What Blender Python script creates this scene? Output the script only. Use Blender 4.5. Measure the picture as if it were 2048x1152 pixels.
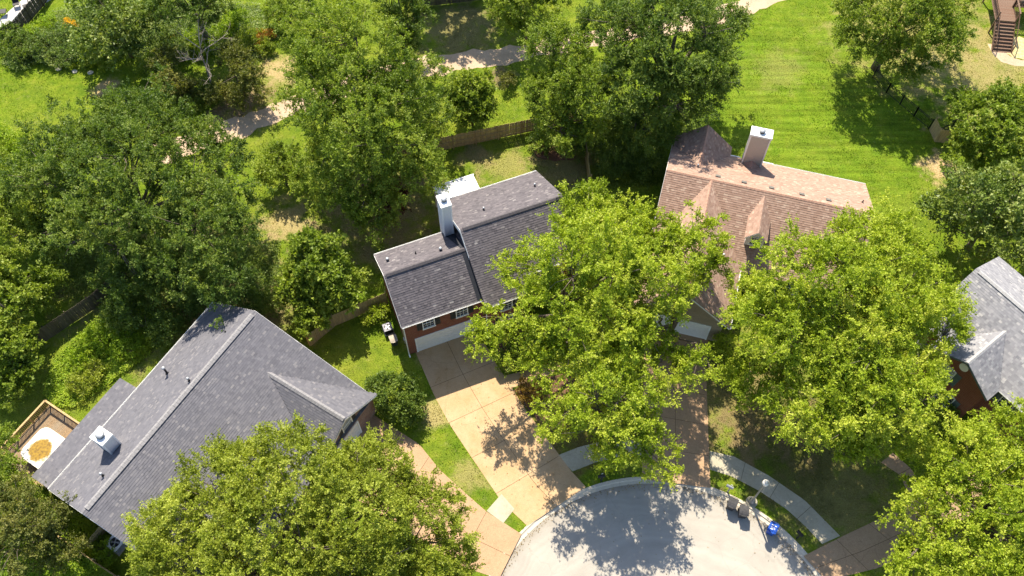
import bpy, bmesh, math, random
import numpy as np
from mathutils import Vector, Matrix

random.seed(7)
RNG = np.random.default_rng(11)
scene = bpy.context.scene
for o in list(bpy.data.objects):
    bpy.data.objects.remove(o)
COL = scene.collection

# ------------------------------------------------------------------ camera
FPX = 1850.0                                   # focal length in pixels of a 2048 wide frame
TILT = math.atan((1640 - 576) / FPX)           # angle away from straight down
CAMH = 66.0                                    # height of the drone
cam = bpy.data.cameras.new("camera")
cam.sensor_width = 36.0
cam.lens = 36.0 * FPX / 2048.0
cam.clip_start = 1.0
cam.clip_end = 1500.0
camo = bpy.data.objects.new("camera", cam)
COL.objects.link(camo)
camo.location = (0, 0, CAMH)
camo.rotation_euler = (TILT, 0, 0)
scene.camera = camo

# ------------------------------------------------------------------ sky, sun, exposure
SUN_EL = math.radians(53.0)
SUN_AZ = math.radians(104.0)                   # direction towards the sun, counter-clockwise from +X
world = bpy.data.worlds.new("World")
scene.world = world
world.use_nodes = True
wn = world.node_tree
wn.nodes.clear()
w_out = wn.nodes.new("ShaderNodeOutputWorld")
w_bg = wn.nodes.new("ShaderNodeBackground")
w_sky = wn.nodes.new("ShaderNodeTexSky")
w_sky.sky_type = 'NISHITA'
w_sky.sun_disc = False
w_sky.sun_elevation = SUN_EL
w_sky.sun_rotation = math.radians(90) - SUN_AZ
w_bg.inputs[1].default_value = 0.115
wn.links.new(w_sky.outputs[0], w_bg.inputs[0])
wn.links.new(w_bg.outputs[0], w_out.inputs[0])

sun = bpy.data.lights.new("sun", 'SUN')
sun.energy = 5.0
sun.angle = math.radians(0.53)
sun.color = (1.0, 0.9, 0.72)
suno = bpy.data.objects.new("sun", sun)
COL.objects.link(suno)
sdir = Vector((math.cos(SUN_EL) * math.cos(SUN_AZ), math.cos(SUN_EL) * math.sin(SUN_AZ), math.sin(SUN_EL)))
suno.rotation_euler = sdir.to_track_quat('Z', 'Y').to_euler()
suno.location = (0, 0, 90)

scene.view_settings.view_transform = 'Standard'
scene.view_settings.look = 'None'
scene.view_settings.exposure = 1.12
scene.view_settings.gamma = 1.0
scene.render.engine = 'CYCLES'
scene.cycles.max_bounces = 6
scene.cycles.diffuse_bounces = 3
scene.cycles.transmission_bounces = 4
scene.cycles.transparent_max_bounces = 4

# ------------------------------------------------------------------ measuring helpers
_ct, _st = math.cos(TILT), math.sin(TILT)


def P(px, py, z=0.0):
    """Place in the world, at height z, of a point measured in the photograph."""
    a = (px - 1024) / FPX
    b = (576 - py) / FPX
    d = (a, _st + b * _ct, -_ct + b * _st)
    s = (z - CAMH) / d[2]
    return Vector((d[0] * s, d[1] * s, z))


def px_per_m(p):
    return FPX / (p.y * _st + (CAMH - p.z) * _ct)


class Frame:
    """Ground plan axes of one house."""
    def __init__(self, origin, deg):
        self.o = Vector((origin[0], origin[1], 0))
        a = math.radians(deg)
        self.a = a
        self.u = Vector((math.cos(a), math.sin(a), 0))
        self.v = Vector((-math.sin(a), math.cos(a), 0))

    def w(self, u, v, z=0.0):
        return self.o + self.u * u + self.v * v + Vector((0, 0, z))


# ------------------------------------------------------------------ object helpers
def tag(o, label=None, cat=None, group=None, kind=None):
    if label: o["label"] = label
    if cat: o["category"] = cat
    if group: o["group"] = group
    if kind: o["kind"] = kind
    return o


def thing(name, loc, label, cat, group=None, rot=0.0):
    o = bpy.data.objects.new(name, None)
    o.empty_display_size = 0.3
    COL.objects.link(o)
    o.location = loc
    o.rotation_euler = (0, 0, rot)
    return tag(o, label, cat, group)


def place(o, parent):
    """Parent a world-space mesh without moving it."""
    if parent is not None:
        o.parent = parent
        top = []
        p = parent
        while p is not None:
            top.append(p)
            p = p.parent
        m = Matrix.Identity(4)
        for q in reversed(top):
            m = m @ q.matrix_parent_inverse @ q.matrix_basis
        o.matrix_parent_inverse = m.inverted()
    return o


class MB:
    """Collects polygons (in world space) for ONE mesh."""
    def __init__(self):
        self.v = []
        self.f = []

    def poly(self, pts):
        n = len(self.v)
        self.v += [tuple(p) for p in pts]
        self.f.append(tuple(range(n, n + len(pts))))

    def mesh(self, verts, faces):
        n = len(self.v)
        self.v += [tuple(p) for p in verts]
        self.f += [tuple(i + n for i in f) for f in faces]

    def prism(self, pts, z0, z1):
        """Upright prism over a counter-clockwise plan outline."""
        n = len(pts)
        b = [(p[0], p[1], z0) for p in pts]
        t = [(p[0], p[1], z1) for p in pts]
        self.mesh(b + t, [tuple(range(n, 2 * n)), tuple(reversed(range(n)))] +
                  [(i, (i + 1) % n, n + (i + 1) % n, n + i) for i in range(n)])

    def slab(self, pts, t):
        """Sheet with thickness t below an arbitrary planar outline."""
        pts = [Vector(p) for p in pts]
        nn = (pts[1] - pts[0]).cross(pts[2] - pts[0]).normalized()
        if nn.z < 0:
            pts.reverse()
            nn = -nn
        n = len(pts)
        lo = [p - nn * t for p in pts]
        self.mesh(pts + lo, [tuple(range(n)), tuple(reversed(range(n, 2 * n)))] +
                  [((i + 1) % n, i, n + i, n + (i + 1) % n) for i in range(n)])

    def box(self, fr, u0, u1, v0, v1, z0, z1):
        c = [fr.w(u0, v0), fr.w(u1, v0), fr.w(u1, v1), fr.w(u0, v1)]
        self.prism(c, z0, z1)

    def beam(self, a, b, w, h, up=Vector((0, 0, 1))):
        a, b = Vector(a), Vector(b)
        d = (b - a).normalized()
        s = d.cross(up)
        if s.length < 1e-4:
            s = d.cross(Vector((1, 0, 0)))
        s.normalize()
        t = s.cross(d).normalized()
        q = [(-1, -1), (1, -1), (1, 1), (-1, 1)]
        vs = [a + s * (i * w / 2) + t * (j * h / 2) for i, j in q] + [b + s * (i * w / 2) + t * (j * h / 2) for i, j in q]
        self.mesh(vs, [(0, 1, 2, 3)[::-1], (4, 5, 6, 7), (0, 1, 5, 4), (1, 2, 6, 5), (2, 3, 7, 6), (3, 0, 4, 7)])

    def tube(self, path, radii, n=8, caps=True):
        path = [Vector(p) for p in path]
        rings = []
        for i, p in enumerate(path):
            d = (path[min(i + 1, len(path) - 1)] - path[max(i - 1, 0)]).normalized()
            s = d.cross(Vector((0.13, 0.31, 0.94)))
            if s.length < 1e-3:
                s = d.cross(Vector((1, 0, 0)))
            s.normalize()
            t = d.cross(s)
            r = radii[i]
            rings.append([p + (s * math.cos(2 * math.pi * k / n) + t * math.sin(2 * math.pi * k / n)) * r for k in range(n)])
        vs = [q for r in rings for q in r]
        fs = []
        for i in range(len(path) - 1):
            for k in range(n):
                a, b = i * n + k, i * n + (k + 1) % n
                fs.append((a, b, b + n, a + n))
        if caps:
            fs.append(tuple(reversed(range(n))))
            fs.append(tuple(range((len(path) - 1) * n, len(path) * n)))
        self.mesh(vs, fs)

    def lathe(self, c, prof, n=16):
        """Solid of revolution about the vertical through c; prof = [(r, z), ...]"""
        self.tube([(c[0], c[1], c[2] + z) for r, z in prof], [max(r, 0.002) for r, z in prof], n)

    def build(self, name, mat, parent=None, smooth=False, kind=None):
        me = bpy.data.meshes.new(name)
        me.from_pydata(self.v, [], self.f)
        me.update()
        uv = me.uv_layers.new(name="UVMap")
        nl = len(me.loops)
        arr = np.empty(nl * 2, np.float32)
        k = 0
        vv = me.vertices
        for p in me.polygons:
            nx, ny, nz = p.normal
            h = math.hypot(nx, ny)
            if h < 0.35:
                for li in p.loop_indices:
                    c = vv[me.loops[li].vertex_index].co
                    arr[2 * li] = c.x
                    arr[2 * li + 1] = c.y
            else:
                tx, ty = -ny / h, nx / h
                for li in p.loop_indices:
                    c = vv[me.loops[li].vertex_index].co
                    arr[2 * li] = c.x * tx + c.y * ty
                    arr[2 * li + 1] = c.z
        uv.data.foreach_set("uv", arr)
        if smooth:
            me.polygons.foreach_set("use_smooth", [True] * len(me.polygons))
        me.materials.append(mat)
        o = bpy.data.objects.new(name, me)
        COL.objects.link(o)
        place(o, parent)
        if kind:
            o["kind"] = kind
        return o


def np_mesh(name, verts, faces, mat, parent=None, tint=None, kind=None):
    """Fast mesh from numpy arrays; all faces have the same number of corners."""
    me = bpy.data.meshes.new(name)
    nv, (nf, k) = len(verts), faces.shape
    me.vertices.add(nv)
    me.vertices.foreach_set("co", verts.astype(np.float32).ravel())
    me.loops.add(nf * k)
    me.loops.foreach_set("vertex_index", faces.astype(np.int32).ravel())
    me.polygons.add(nf)
    me.polygons.foreach_set("loop_start", np.arange(0, nf * k, k, dtype=np.int32))
    if tint is not None:
        at = me.attributes.new("tint", 'FLOAT', 'FACE')
        at.data.foreach_set("value", tint.astype(np.float32))
    me.update(calc_edges=True)
    me.validate()
    me.materials.append(mat)
    o = bpy.data.objects.new(name, me)
    COL.objects.link(o)
    place(o, parent)
    if kind:
        o["kind"] = kind
    return o


# ------------------------------------------------------------------ materials
class NT:
    def __init__(self, name):
        self.m = bpy.data.materials.new(name)
        self.m.use_nodes = True
        self.t = self.m.node_tree
        self.t.nodes.clear()
        self.out = self.n("OutputMaterial")

    def n(self, typ, **kw):
        nd = self.t.nodes.new("ShaderNode" + typ)
        for k, v in kw.items():
            setattr(nd, k, v)
        return nd

    def l(self, a, b):
        self.t.links.new(a, b)

    def val(self, sock, v):
        if hasattr(v, "links"):
            self.l(v, sock)
        else:
            sock.default_value = v

    def math(self, op, a, b=None, c=None, clamp=False):
        nd = self.n("Math", operation=op)
        nd.use_clamp = clamp
        self.val(nd.inputs[0], a)
        if b is not None: self.val(nd.inputs[1], b)
        if c is not None: self.val(nd.inputs[2], c)
        return nd.outputs[0]

    def mix(self, f, a, b, mode='MIX'):
        nd = self.n("MixRGB", blend_type=mode)
        self.val(nd.inputs[0], f)
        self.val(nd.inputs[1], a if hasattr(a, "links") else rgba(a))
        self.val(nd.inputs[2], b if hasattr(b, "links") else rgba(b))
        return nd.outputs[0]

    def ramp(self, f, stops, interp='LINEAR'):
        nd = self.n("ValToRGB")
        nd.color_ramp.interpolation = interp
        el = nd.color_ramp.elements
        while len(el) < len(stops):
            el.new(0.5)
        for e, (p, c) in zip(el, stops):
            e.position = p
            e.color = rgba(c)
        self.l(f, nd.inputs[0])
        return nd.outputs[0]

    def noise(self, scale, vec=None, detail=3.0, rough=0.55, out=0):
        nd = self.n("TexNoise")
        nd.inputs["Scale"].default_value = scale
        nd.inputs["Detail"].default_value = detail
        nd.inputs["Roughness"].default_value = rough
        if vec is not None:
            self.l(vec, nd.inputs["Vector"])
        return nd.outputs[out]

    def pos(self):
        return self.n("NewGeometry").outputs["Position"]

    def bump(self, h, strength=0.4, dist=0.05):
        nd = self.n("Bump")
        nd.inputs["Strength"].default_value = strength
        nd.inputs["Distance"].default_value = dist
        self.l(h, nd.inputs["Height"])
        return nd.outputs[0]

    def pbr(self, col, rough=0.8, normal=None, spec=0.3, metallic=0.0):
        nd = self.n("BsdfPrincipled")
        self.val(nd.inputs["Base Color"], col if hasattr(col, "links") else rgba(col))
        self.val(nd.inputs["Roughness"], rough)
        nd.inputs["Specular IOR Level"].default_value = spec
        nd.inputs["Metallic"].default_value = metallic
        if normal is not None:
            self.l(normal, nd.inputs["Normal"])
        self.l(nd.outputs[0], self.out.inputs[0])
        return self.m


def rgba(c):
    if isinstance(c, (int, float)):
        return (c, c, c, 1)
    return tuple(c) if len(c) == 4 else (c[0], c[1], c[2], 1)


def plain(name, col, rough=0.7, var=0.15, scale=6.0, spec=0.3, metallic=0.0, bump=0.0):
    t = NT(name)
    nz = t.noise(scale, t.pos(), 4.0)
    a = tuple(x * (1 - var) for x in col)
    b = tuple(min(1, x * (1 + var)) for x in col)
    c = t.ramp(nz, [(0.3, a), (0.7, b)])
    nrm = t.bump(t.noise(scale * 6, t.pos(), 2.0), bump, 0.02) if bump else None
    return t.pbr(c, rough, nrm, spec, metallic)


def leaf_mat(name, dark, mid, light, trans=0.33, gloss=0.55):
    t = NT(name)
    at = t.n("Attribute", attribute_name="tint")
    big = t.noise(0.35, t.pos(), 2.0)
    f = t.math('ADD', at.outputs["Fac"], t.math('MULTIPLY', t.math('SUBTRACT', big, 0.5), 0.7), clamp=True)
    c = t.ramp(f, [(0.0, dark), (0.5, mid), (1.0, light)])
    pb = t.n("BsdfPrincipled")
    t.l(c, pb.inputs["Base Color"])
    pb.inputs["Roughness"].default_value = gloss
    pb.inputs["Specular IOR Level"].default_value = 0.28
    tr = t.n("BsdfTranslucent")
    t.l(t.mix(1.0, c, (1.5, 1.55, 0.5), 'MULTIPLY'), tr.inputs[0])
    mx = t.n("MixShader")
    mx.inputs[0].default_value = trans
    t.l(pb.outputs[0], mx.inputs[1])
    t.l(tr.outputs[0], mx.inputs[2])
    t.l(mx.outputs[0], t.out.inputs[0])
    return t.m


def shingle_mat(name, stops, blot=0.12):
    t = NT(name)
    at = t.n("Attribute", attribute_name="tint")
    c = t.ramp(at.outputs["Fac"], stops)
    c = t.mix(t.math('MULTIPLY', t.noise(0.5, t.pos(), 3.0), blot * 2), c, (0.07, 0.07, 0.07))
    mp = t.n("Mapping")
    mp.inputs['Scale'].default_value = (1.4, 1.4, 0.25)
    t.l(t.pos(), mp.inputs[0])
    st = t.noise(1.0, mp.outputs[0], 5.0, 0.65)
    c = t.mix(0.3, c, t.mix(1.0, c, t.ramp(st, [(0.3, 0.72), (0.7, 1.2)]), 'MULTIPLY'))
    g = t.noise(70, t.pos(), 2.0)
    c = t.mix(0.35, c, t.mix(1.0, c, t.ramp(g, [(0.3, (0.55, 0.55, 0.55)), (0.7, (1.5, 1.5, 1.5))]), 'MULTIPLY'))
    return t.pbr(c, 0.92, t.bump(g, 0.3, 0.01), 0.15)


def brick_mat(name, c1, c2, mortar):
    t = NT(name)
    uv = t.n("UVMap").outputs[0]
    b = t.n("TexBrick")
    t.l(uv, b.inputs["Vector"])
    b.inputs["Color1"].default_value = rgba(c1)
    b.inputs["Color2"].default_value = rgba(c2)
    b.inputs["Mortar"].default_value = rgba(mortar)
    b.inputs["Scale"].default_value = 1.0
    b.inputs["Mortar Size"].default_value = 0.012
    b.inputs["Brick Width"].default_value = 0.24
    b.inputs["Row Height"].default_value = 0.083
    c = t.mix(t.math('MULTIPLY', t.noise(1.2, t.pos(), 4.0), 0.5), b.outputs[0], tuple(x * 0.5 for x in c1))
    return t.pbr(c, 0.9, t.bump(b.outputs["Fac"], -0.5, 0.02), 0.2)


def siding_mat(name, col):
    t = NT(name)
    uv = t.n("UVMap").outputs[0]
    sep = t.n("SeparateXYZ")
    t.l(uv, sep.inputs[0])
    fr = t.math('FRACT', t.math('DIVIDE', sep.outputs[1], 0.14))
    c = t.mix(t.math('GREATER_THAN', fr, 0.9), col, tuple(x * 0.75 for x in col))
    c = t.mix(t.math('MULTIPLY', t.noise(1.5, t.pos(), 4.0), 0.25), c, tuple(x * 0.7 for x in col))
    return t.pbr(c, 0.6, t.bump(fr, 0.5, 0.02), 0.3)


def concrete_mat(name, col, dark, speck=0.5, stain=0.5, speck_scale=45):
    t = NT(name)
    p = t.pos()
    at = t.n("ObjectInfo").outputs["Random"]
    c = t.mix(t.math('MULTIPLY', at, 0.22), col, dark)
    n1 = t.ramp(t.noise(0.55, p, 5.0, 0.6), [(0.35, 0.0), (0.75, 1.0)])
    c = t.mix(t.math('MULTIPLY', n1, stain), c, dark)
    n2 = t.noise(speck_scale, p, 2.0)
    c = t.mix(speck, c, t.mix(1.0, c, t.ramp(n2, [(0.3, 0.55), (0.7, 1.45)]), 'MULTIPLY'))
    n3 = t.noise(4.0, p, 4.0, 0.7)
    c = t.mix(0.35, c, t.mix(1.0, c, t.ramp(n3, [(0.3, 0.75), (0.7, 1.2)]), 'MULTIPLY'))
    wv = t.n("VectorMath", operation='ADD')
    t.l(p, wv.inputs[0])
    t.l(t.noise(0.9, p, 4.0, out=1), wv.inputs[1])
    vo = t.n("TexVoronoi", feature='DISTANCE_TO_EDGE')
    vo.inputs["Scale"].default_value = 0.22
    t.l(wv.outputs[0], vo.inputs["Vector"])
    c = t.mix(t.math('MULTIPLY', t.ramp(vo.outputs["Distance"], [(0.0, 1.0), (0.007, 0.0)]), 0.22), c, tuple(x * 0.3 for x in dark))
    sp = t.ramp(t.noise(2.2, p, 3.0, 0.5), [(0.66, 0.0), (0.73, 1.0)])
    c = t.mix(t.math('MULTIPLY', sp, 0.35), c, tuple(x * 0.6 for x in dark))
    return t.pbr(c, 0.9, t.bump(n2, 0.25, 0.01), 0.2)


def asphalt_mat():
    t = NT("worn asphalt")
    p = t.pos()
    c = t.ramp(t.noise(0.35, p, 6.0, 0.65), [(0.3, (0.3, 0.278, 0.25)), (0.7, (0.36, 0.335, 0.3))])
    # faint turning tracks, swept round the middle of the circle
    d = t.n("VectorMath", operation='DISTANCE')
    t.l(p, d.inputs[0])
    d.inputs[1].default_value = (10.1, 8.82, -0.1)
    r = t.math('ADD', d.outputs["Value"], t.math('MULTIPLY', t.noise(0.25, p, 2.0), 3.0))
    cmb = t.n("CombineXYZ")
    t.l(r, cmb.inputs[0])
    tr = t.noise(1.1, cmb.outputs[0], 3.0, 0.6)
    c = t.mix(0.45, c, t.mix(1.0, c, t.ramp(tr, [(0.35, 0.8), (0.65, 1.15)]), 'MULTIPLY'))
    # hairline cracks and dark drips
    wv = t.n("VectorMath", operation='ADD')
    t.l(p, wv.inputs[0])
    t.l(t.noise(0.7, p, 4.0, out=1), wv.inputs[1])
    vo = t.n("TexVoronoi", feature='DISTANCE_TO_EDGE')
    vo.inputs["Scale"].default_value = 0.28
    t.l(wv.outputs[0], vo.inputs["Vector"])
    crack = t.ramp(vo.outputs["Distance"], [(0.0, 1.0), (0.012, 0.0)])
    c = t.mix(t.math('MULTIPLY', crack, 0.12), c, (0.12, 0.11, 0.1))
    dr = t.ramp(t.noise(1.6, p, 3.0, 0.5), [(0.68, 0.0), (0.74, 1.0)])
    c = t.mix(t.math('MULTIPLY', dr, 0.25), c, (0.15, 0.14, 0.13))
    # dirt gathers along the gutter
    edge = t.n("MapRange")
    t.l(t.math('ADD', d.outputs["Value"], t.math('MULTIPLY', t.noise(1.5, p, 4.0, 0.7), 1.0)), edge.inputs[0])
    edge.inputs[1].default_value = 12.4
    edge.inputs[2].default_value = 13.2
    edge.inputs[4].default_value = 0.55
    c = t.mix(edge.outputs[0], c, (0.2, 0.17, 0.13))
    g = t.noise(60, p, 2.0)
    c = t.mix(0.3, c, t.mix(1.0, c, t.ramp(g, [(0.3, 0.6), (0.7, 1.4)]), 'MULTIPLY'))
    return t.pbr(c, 0.9, t.bump(g, 0.3, 0.01), 0.2)


def wood_mat(name, col, grey=0.3):
    t = NT(name)
    rnd = t.n("ObjectInfo").outputs["Random"]
    mp = t.n("Mapping")
    mp.inputs["Scale"].default_value = (14, 14, 1.2)
    t.l(t.pos(), mp.inputs[0])
    nz = t.noise(1.0, mp.outputs[0], 4.0)
    a = tuple(x * 0.6 for x in col)
    b = tuple(min(1, x * 1.25) for x in col)
    c = t.ramp(nz, [(0.3, a), (0.7, b)])
    c = t.mix(t.math('MULTIPLY', rnd, grey), c, (0.22, 0.2, 0.16))
    return t.pbr(c, 0.85, None, 0.2)


M = {}
M['shingle_charcoal'] = shingle_mat("charcoal shingles", [(0.0, (0.075, 0.068, 0.077)), (0.45, (0.108, 0.098, 0.108)), (0.8, (0.135, 0.12, 0.13)), (0.95, (0.15, 0.135, 0.14)), (1.0, (0.22, 0.205, 0.207))], 0.05)
M['shingle_grey'] = shingle_mat("grey shingles", [(0.0, (0.1, 0.1, 0.118)), (0.5, (0.124, 0.123, 0.143)), (0.85, (0.146, 0.143, 0.16)), (1.0, (0.18, 0.174, 0.186))], 0.05)
M['shingle_brown'] = shingle_mat("brown shingles", [(0.0, (0.25, 0.16, 0.122)), (0.4, (0.305, 0.2, 0.155)), (0.75, (0.35, 0.24, 0.19)), (1.0, (0.41, 0.3, 0.235))], 0.06)
M['shingle_pale'] = shingle_mat("pale grey shingles", [(0.0, (0.17, 0.17, 0.19)), (0.4, (0.225, 0.225, 0.245)), (0.75, (0.28, 0.277, 0.292)), (1.0, (0.36, 0.35, 0.35))], 0.05)
M['roof_edge'] = plain("roof edge", (0.07, 0.065, 0.07), 0.9)
M['cap_charcoal'] = plain("charcoal ridge cap", (0.075, 0.068, 0.075), 0.9, 0.25, 8)
M['cap_grey'] = plain("grey ridge cap", (0.21, 0.205, 0.215), 0.9, 0.2, 8)
M['cap_brown'] = plain("brown ridge cap", (0.36, 0.22, 0.165), 0.9, 0.25, 8)
M['cap_pale'] = plain("pale ridge cap", (0.34, 0.335, 0.34), 0.9, 0.2, 8)
M['brick_red'] = brick_mat("red brick", (0.2, 0.05, 0.025), (0.26, 0.075, 0.04), (0.24, 0.17, 0.13))
M['brick_tan'] = brick_mat("tan brick", (0.26, 0.2, 0.13), (0.33, 0.26, 0.17), (0.36, 0.32, 0.26))
M['brick_mixed'] = brick_mat("mixed brick", (0.22, 0.09, 0.06), (0.34, 0.22, 0.16), (0.36, 0.32, 0.28))
M['white'] = plain("white paint", (0.78, 0.78, 0.77), 0.5, 0.05)
M['white_siding'] = siding_mat("white siding", (0.7, 0.71, 0.73))
M['beige_siding'] = siding_mat("beige siding", (0.5, 0.45, 0.4))
M['door_white'] = plain("garage door paint", (0.72, 0.7, 0.68), 0.5, 0.06)
M['shutter'] = plain("dark shutter", (0.03, 0.035, 0.035), 0.6)
M['shutter_green'] = plain("grey green shutter", (0.1, 0.14, 0.14), 0.6)
M['glass'] = plain("window glass", (0.03, 0.035, 0.04), 0.08, 0.1, spec=0.6)
M['curtain'] = plain("pale curtain behind glass", (0.34, 0.36, 0.36), 0.15, 0.3, 5.0, spec=0.6)
M['dark_metal'] = plain("dark metal", (0.03, 0.03, 0.032), 0.5, metallic=0.3)
M['ac_top'] = plain('weathered grey enamel', (0.22, 0.22, 0.26), 0.6, 0.3, 8)
M['lid_beige'] = plain('dusty beige plastic', (0.3, 0.26, 0.21), 0.6, 0.25, 8)
M['black'] = plain("black rubber", (0.012, 0.012, 0.013), 0.6)
M['grey_metal'] = plain("grey metal", (0.3, 0.31, 0.33), 0.4, metallic=0.6)
M['galv'] = plain("galvanised metal", (0.42, 0.43, 0.45), 0.5, 0.25, metallic=0.6)
M['wood_fence'] = wood_mat("fence wood", (0.44, 0.34, 0.16), 0.4)
M['wood_dark'] = wood_mat("dark fence wood", (0.09, 0.075, 0.055), 0.3)
M['wood_deck'] = wood_mat("deck wood", (0.25, 0.17, 0.1), 0.5)
M['wood_rail'] = wood_mat("new rail wood", (0.5, 0.34, 0.16), 0.2)
M['deck_brown'] = wood_mat("brown deck wood", (0.17, 0.1, 0.07), 0.2)
M['drive_tan'] = concrete_mat("tan aggregate concrete", (0.46, 0.33, 0.205), (0.36, 0.22, 0.1), 0.4, 0.75)
M['drive_pink'] = concrete_mat("pink aggregate concrete", (0.4, 0.265, 0.165), (0.3, 0.19, 0.11), 0.6, 0.45)
M['drive_brown'] = concrete_mat("brown aggregate concrete", (0.36, 0.25, 0.16), (0.27, 0.18, 0.11), 0.6, 0.5)
M['sidewalk'] = concrete_mat("sidewalk concrete", (0.42, 0.38, 0.3), (0.27, 0.25, 0.18), 0.3, 0.7)
M['kerb'] = concrete_mat("kerb concrete", (0.55, 0.5, 0.42), (0.4, 0.35, 0.28), 0.3, 0.5)
M['joint'] = plain("joint soil", (0.1, 0.065, 0.035), 1.0)
M['asphalt'] = asphalt_mat()
M['path'] = concrete_mat("greenway gravel", (0.45, 0.345, 0.25), (0.34, 0.235, 0.15), 0.4, 0.6)
M['patio'] = concrete_mat("patio concrete", (0.5, 0.48, 0.46), (0.35, 0.33, 0.3), 0.3, 0.5)
M['bark'] = plain("bark", (0.13, 0.105, 0.085), 0.95, 0.4, 5.0, bump=0.6)
M['bark_pale'] = plain("pale bark", (0.32, 0.27, 0.23), 0.95, 0.3, 5.0)
M['bin_grey'] = plain("grey plastic", (0.032, 0.032, 0.037), 0.55, 0.4, 9)
M['bin_blue'] = plain("blue plastic", (0.008, 0.06, 0.33), 0.45, 0.25)
M['mulch'] = plain("red mulch", (0.15, 0.08, 0.05), 1.0, 0.4, 14, bump=0.8)
M['stone'] = plain("pale stone", (0.5, 0.46, 0.4), 0.9, 0.2, 3)
M['glass_lamp'] = plain("lamp glass", (0.6, 0.58, 0.55), 0.15, 0.1, spec=0.6)
M['cushion'] = plain("pale blue cushion", (0.45, 0.52, 0.6), 0.8)

LEAF = {}
LEAF['oak'] = leaf_mat("dark oak leaves", (0.044, 0.086, 0.014), (0.112, 0.172, 0.024), (0.23, 0.285, 0.052))
LEAF['mid'] = leaf_mat("green leaves", (0.07, 0.12, 0.012), (0.18, 0.25, 0.024), (0.31, 0.36, 0.055))
LEAF['bright'] = leaf_mat("bright leaves", (0.12, 0.18, 0.01), (0.29, 0.37, 0.022), (0.45, 0.48, 0.07))
LEAF['olive'] = leaf_mat("olive leaves", (0.115, 0.145, 0.014), (0.25, 0.3, 0.028), (0.4, 0.43, 0.075))
LEAF['magnolia'] = leaf_mat("glossy leaves", (0.05, 0.09, 0.015), (0.14, 0.2, 0.03), (0.34, 0.38, 0.11), 0.25, 0.45)
LEAF['cedar'] = leaf_mat("cedar sprays", (0.06, 0.08, 0.016), (0.13, 0.15, 0.03), (0.23, 0.22, 0.06))
LEAF['gold'] = leaf_mat("golden leaves", (0.12, 0.075, 0.015), (0.24, 0.15, 0.025), (0.36, 0.25, 0.05))
LEAF['weed'] = leaf_mat("weedy leaves", (0.1, 0.17, 0.01), (0.22, 0.33, 0.015), (0.36, 0.43, 0.04))
LEAF['flower'] = leaf_mat("garden leaves", (0.06, 0.11, 0.02), (0.15, 0.22, 0.05), (0.32, 0.36, 0.14))
LEAF['yellow'] = leaf_mat("yellow flowers", (0.5, 0.3, 0.02), (0.7, 0.42, 0.03), (0.8, 0.55, 0.06))
LEAF['orange'] = leaf_mat("orange flowers", (0.3, 0.14, 0.02), (0.42, 0.2, 0.03), (0.55, 0.32, 0.06))
LEAF['red'] = leaf_mat("dark red leaves", (0.05, 0.015, 0.012), (0.1, 0.025, 0.02), (0.16, 0.05, 0.03))

# ------------------------------------------------------------------ ground
# bare, dry and weedy places of the lawn: photo x, y, radius in metres, colour, amount
SOIL = (0.27, 0.19, 0.12)
DRY = (0.36, 0.29, 0.13)
STRAW = (0.5, 0.37, 0.2)
PATCH = [(1885, 335, 2.0, STRAW, 1.0), (1850, 70, 9.0, DRY, 0.6), (1990, 170, 8.0, DRY, 0.6), (905, 745, 1.7, STRAW, 0.5), (850, 690, 1.6, STRAW, 0.45), (868, 830, 1.4, STRAW, 0.6),
         (945, 950, 1.6, DRY, 0.6), (490, 215, 3.6, SOIL, 0.9), (560, 140, 2.4, STRAW, 0.8), (210, 176, 1.4, STRAW, 0.9), (280, 190, 1.0, STRAW, 0.7),
         (570, 440, 2.6, STRAW, 0.7), (945, 315, 1.8, SOIL, 0.6), (1000, 150, 1.5, SOIL, 0.7), (1130, 330, 3.5, SOIL, 0.6), (920, 55, 5.0, SOIL, 0.6),
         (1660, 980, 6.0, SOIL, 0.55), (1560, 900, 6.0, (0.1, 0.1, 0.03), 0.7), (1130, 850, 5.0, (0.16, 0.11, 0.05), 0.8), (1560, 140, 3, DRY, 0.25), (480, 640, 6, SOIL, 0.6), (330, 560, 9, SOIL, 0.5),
         (1010, 330, 2.6, DRY, 0.5), (1480, 800, 6, (0.3, 0.2, 0.12), 0.6), (760, 420, 6, SOIL, 0.65)]


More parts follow.
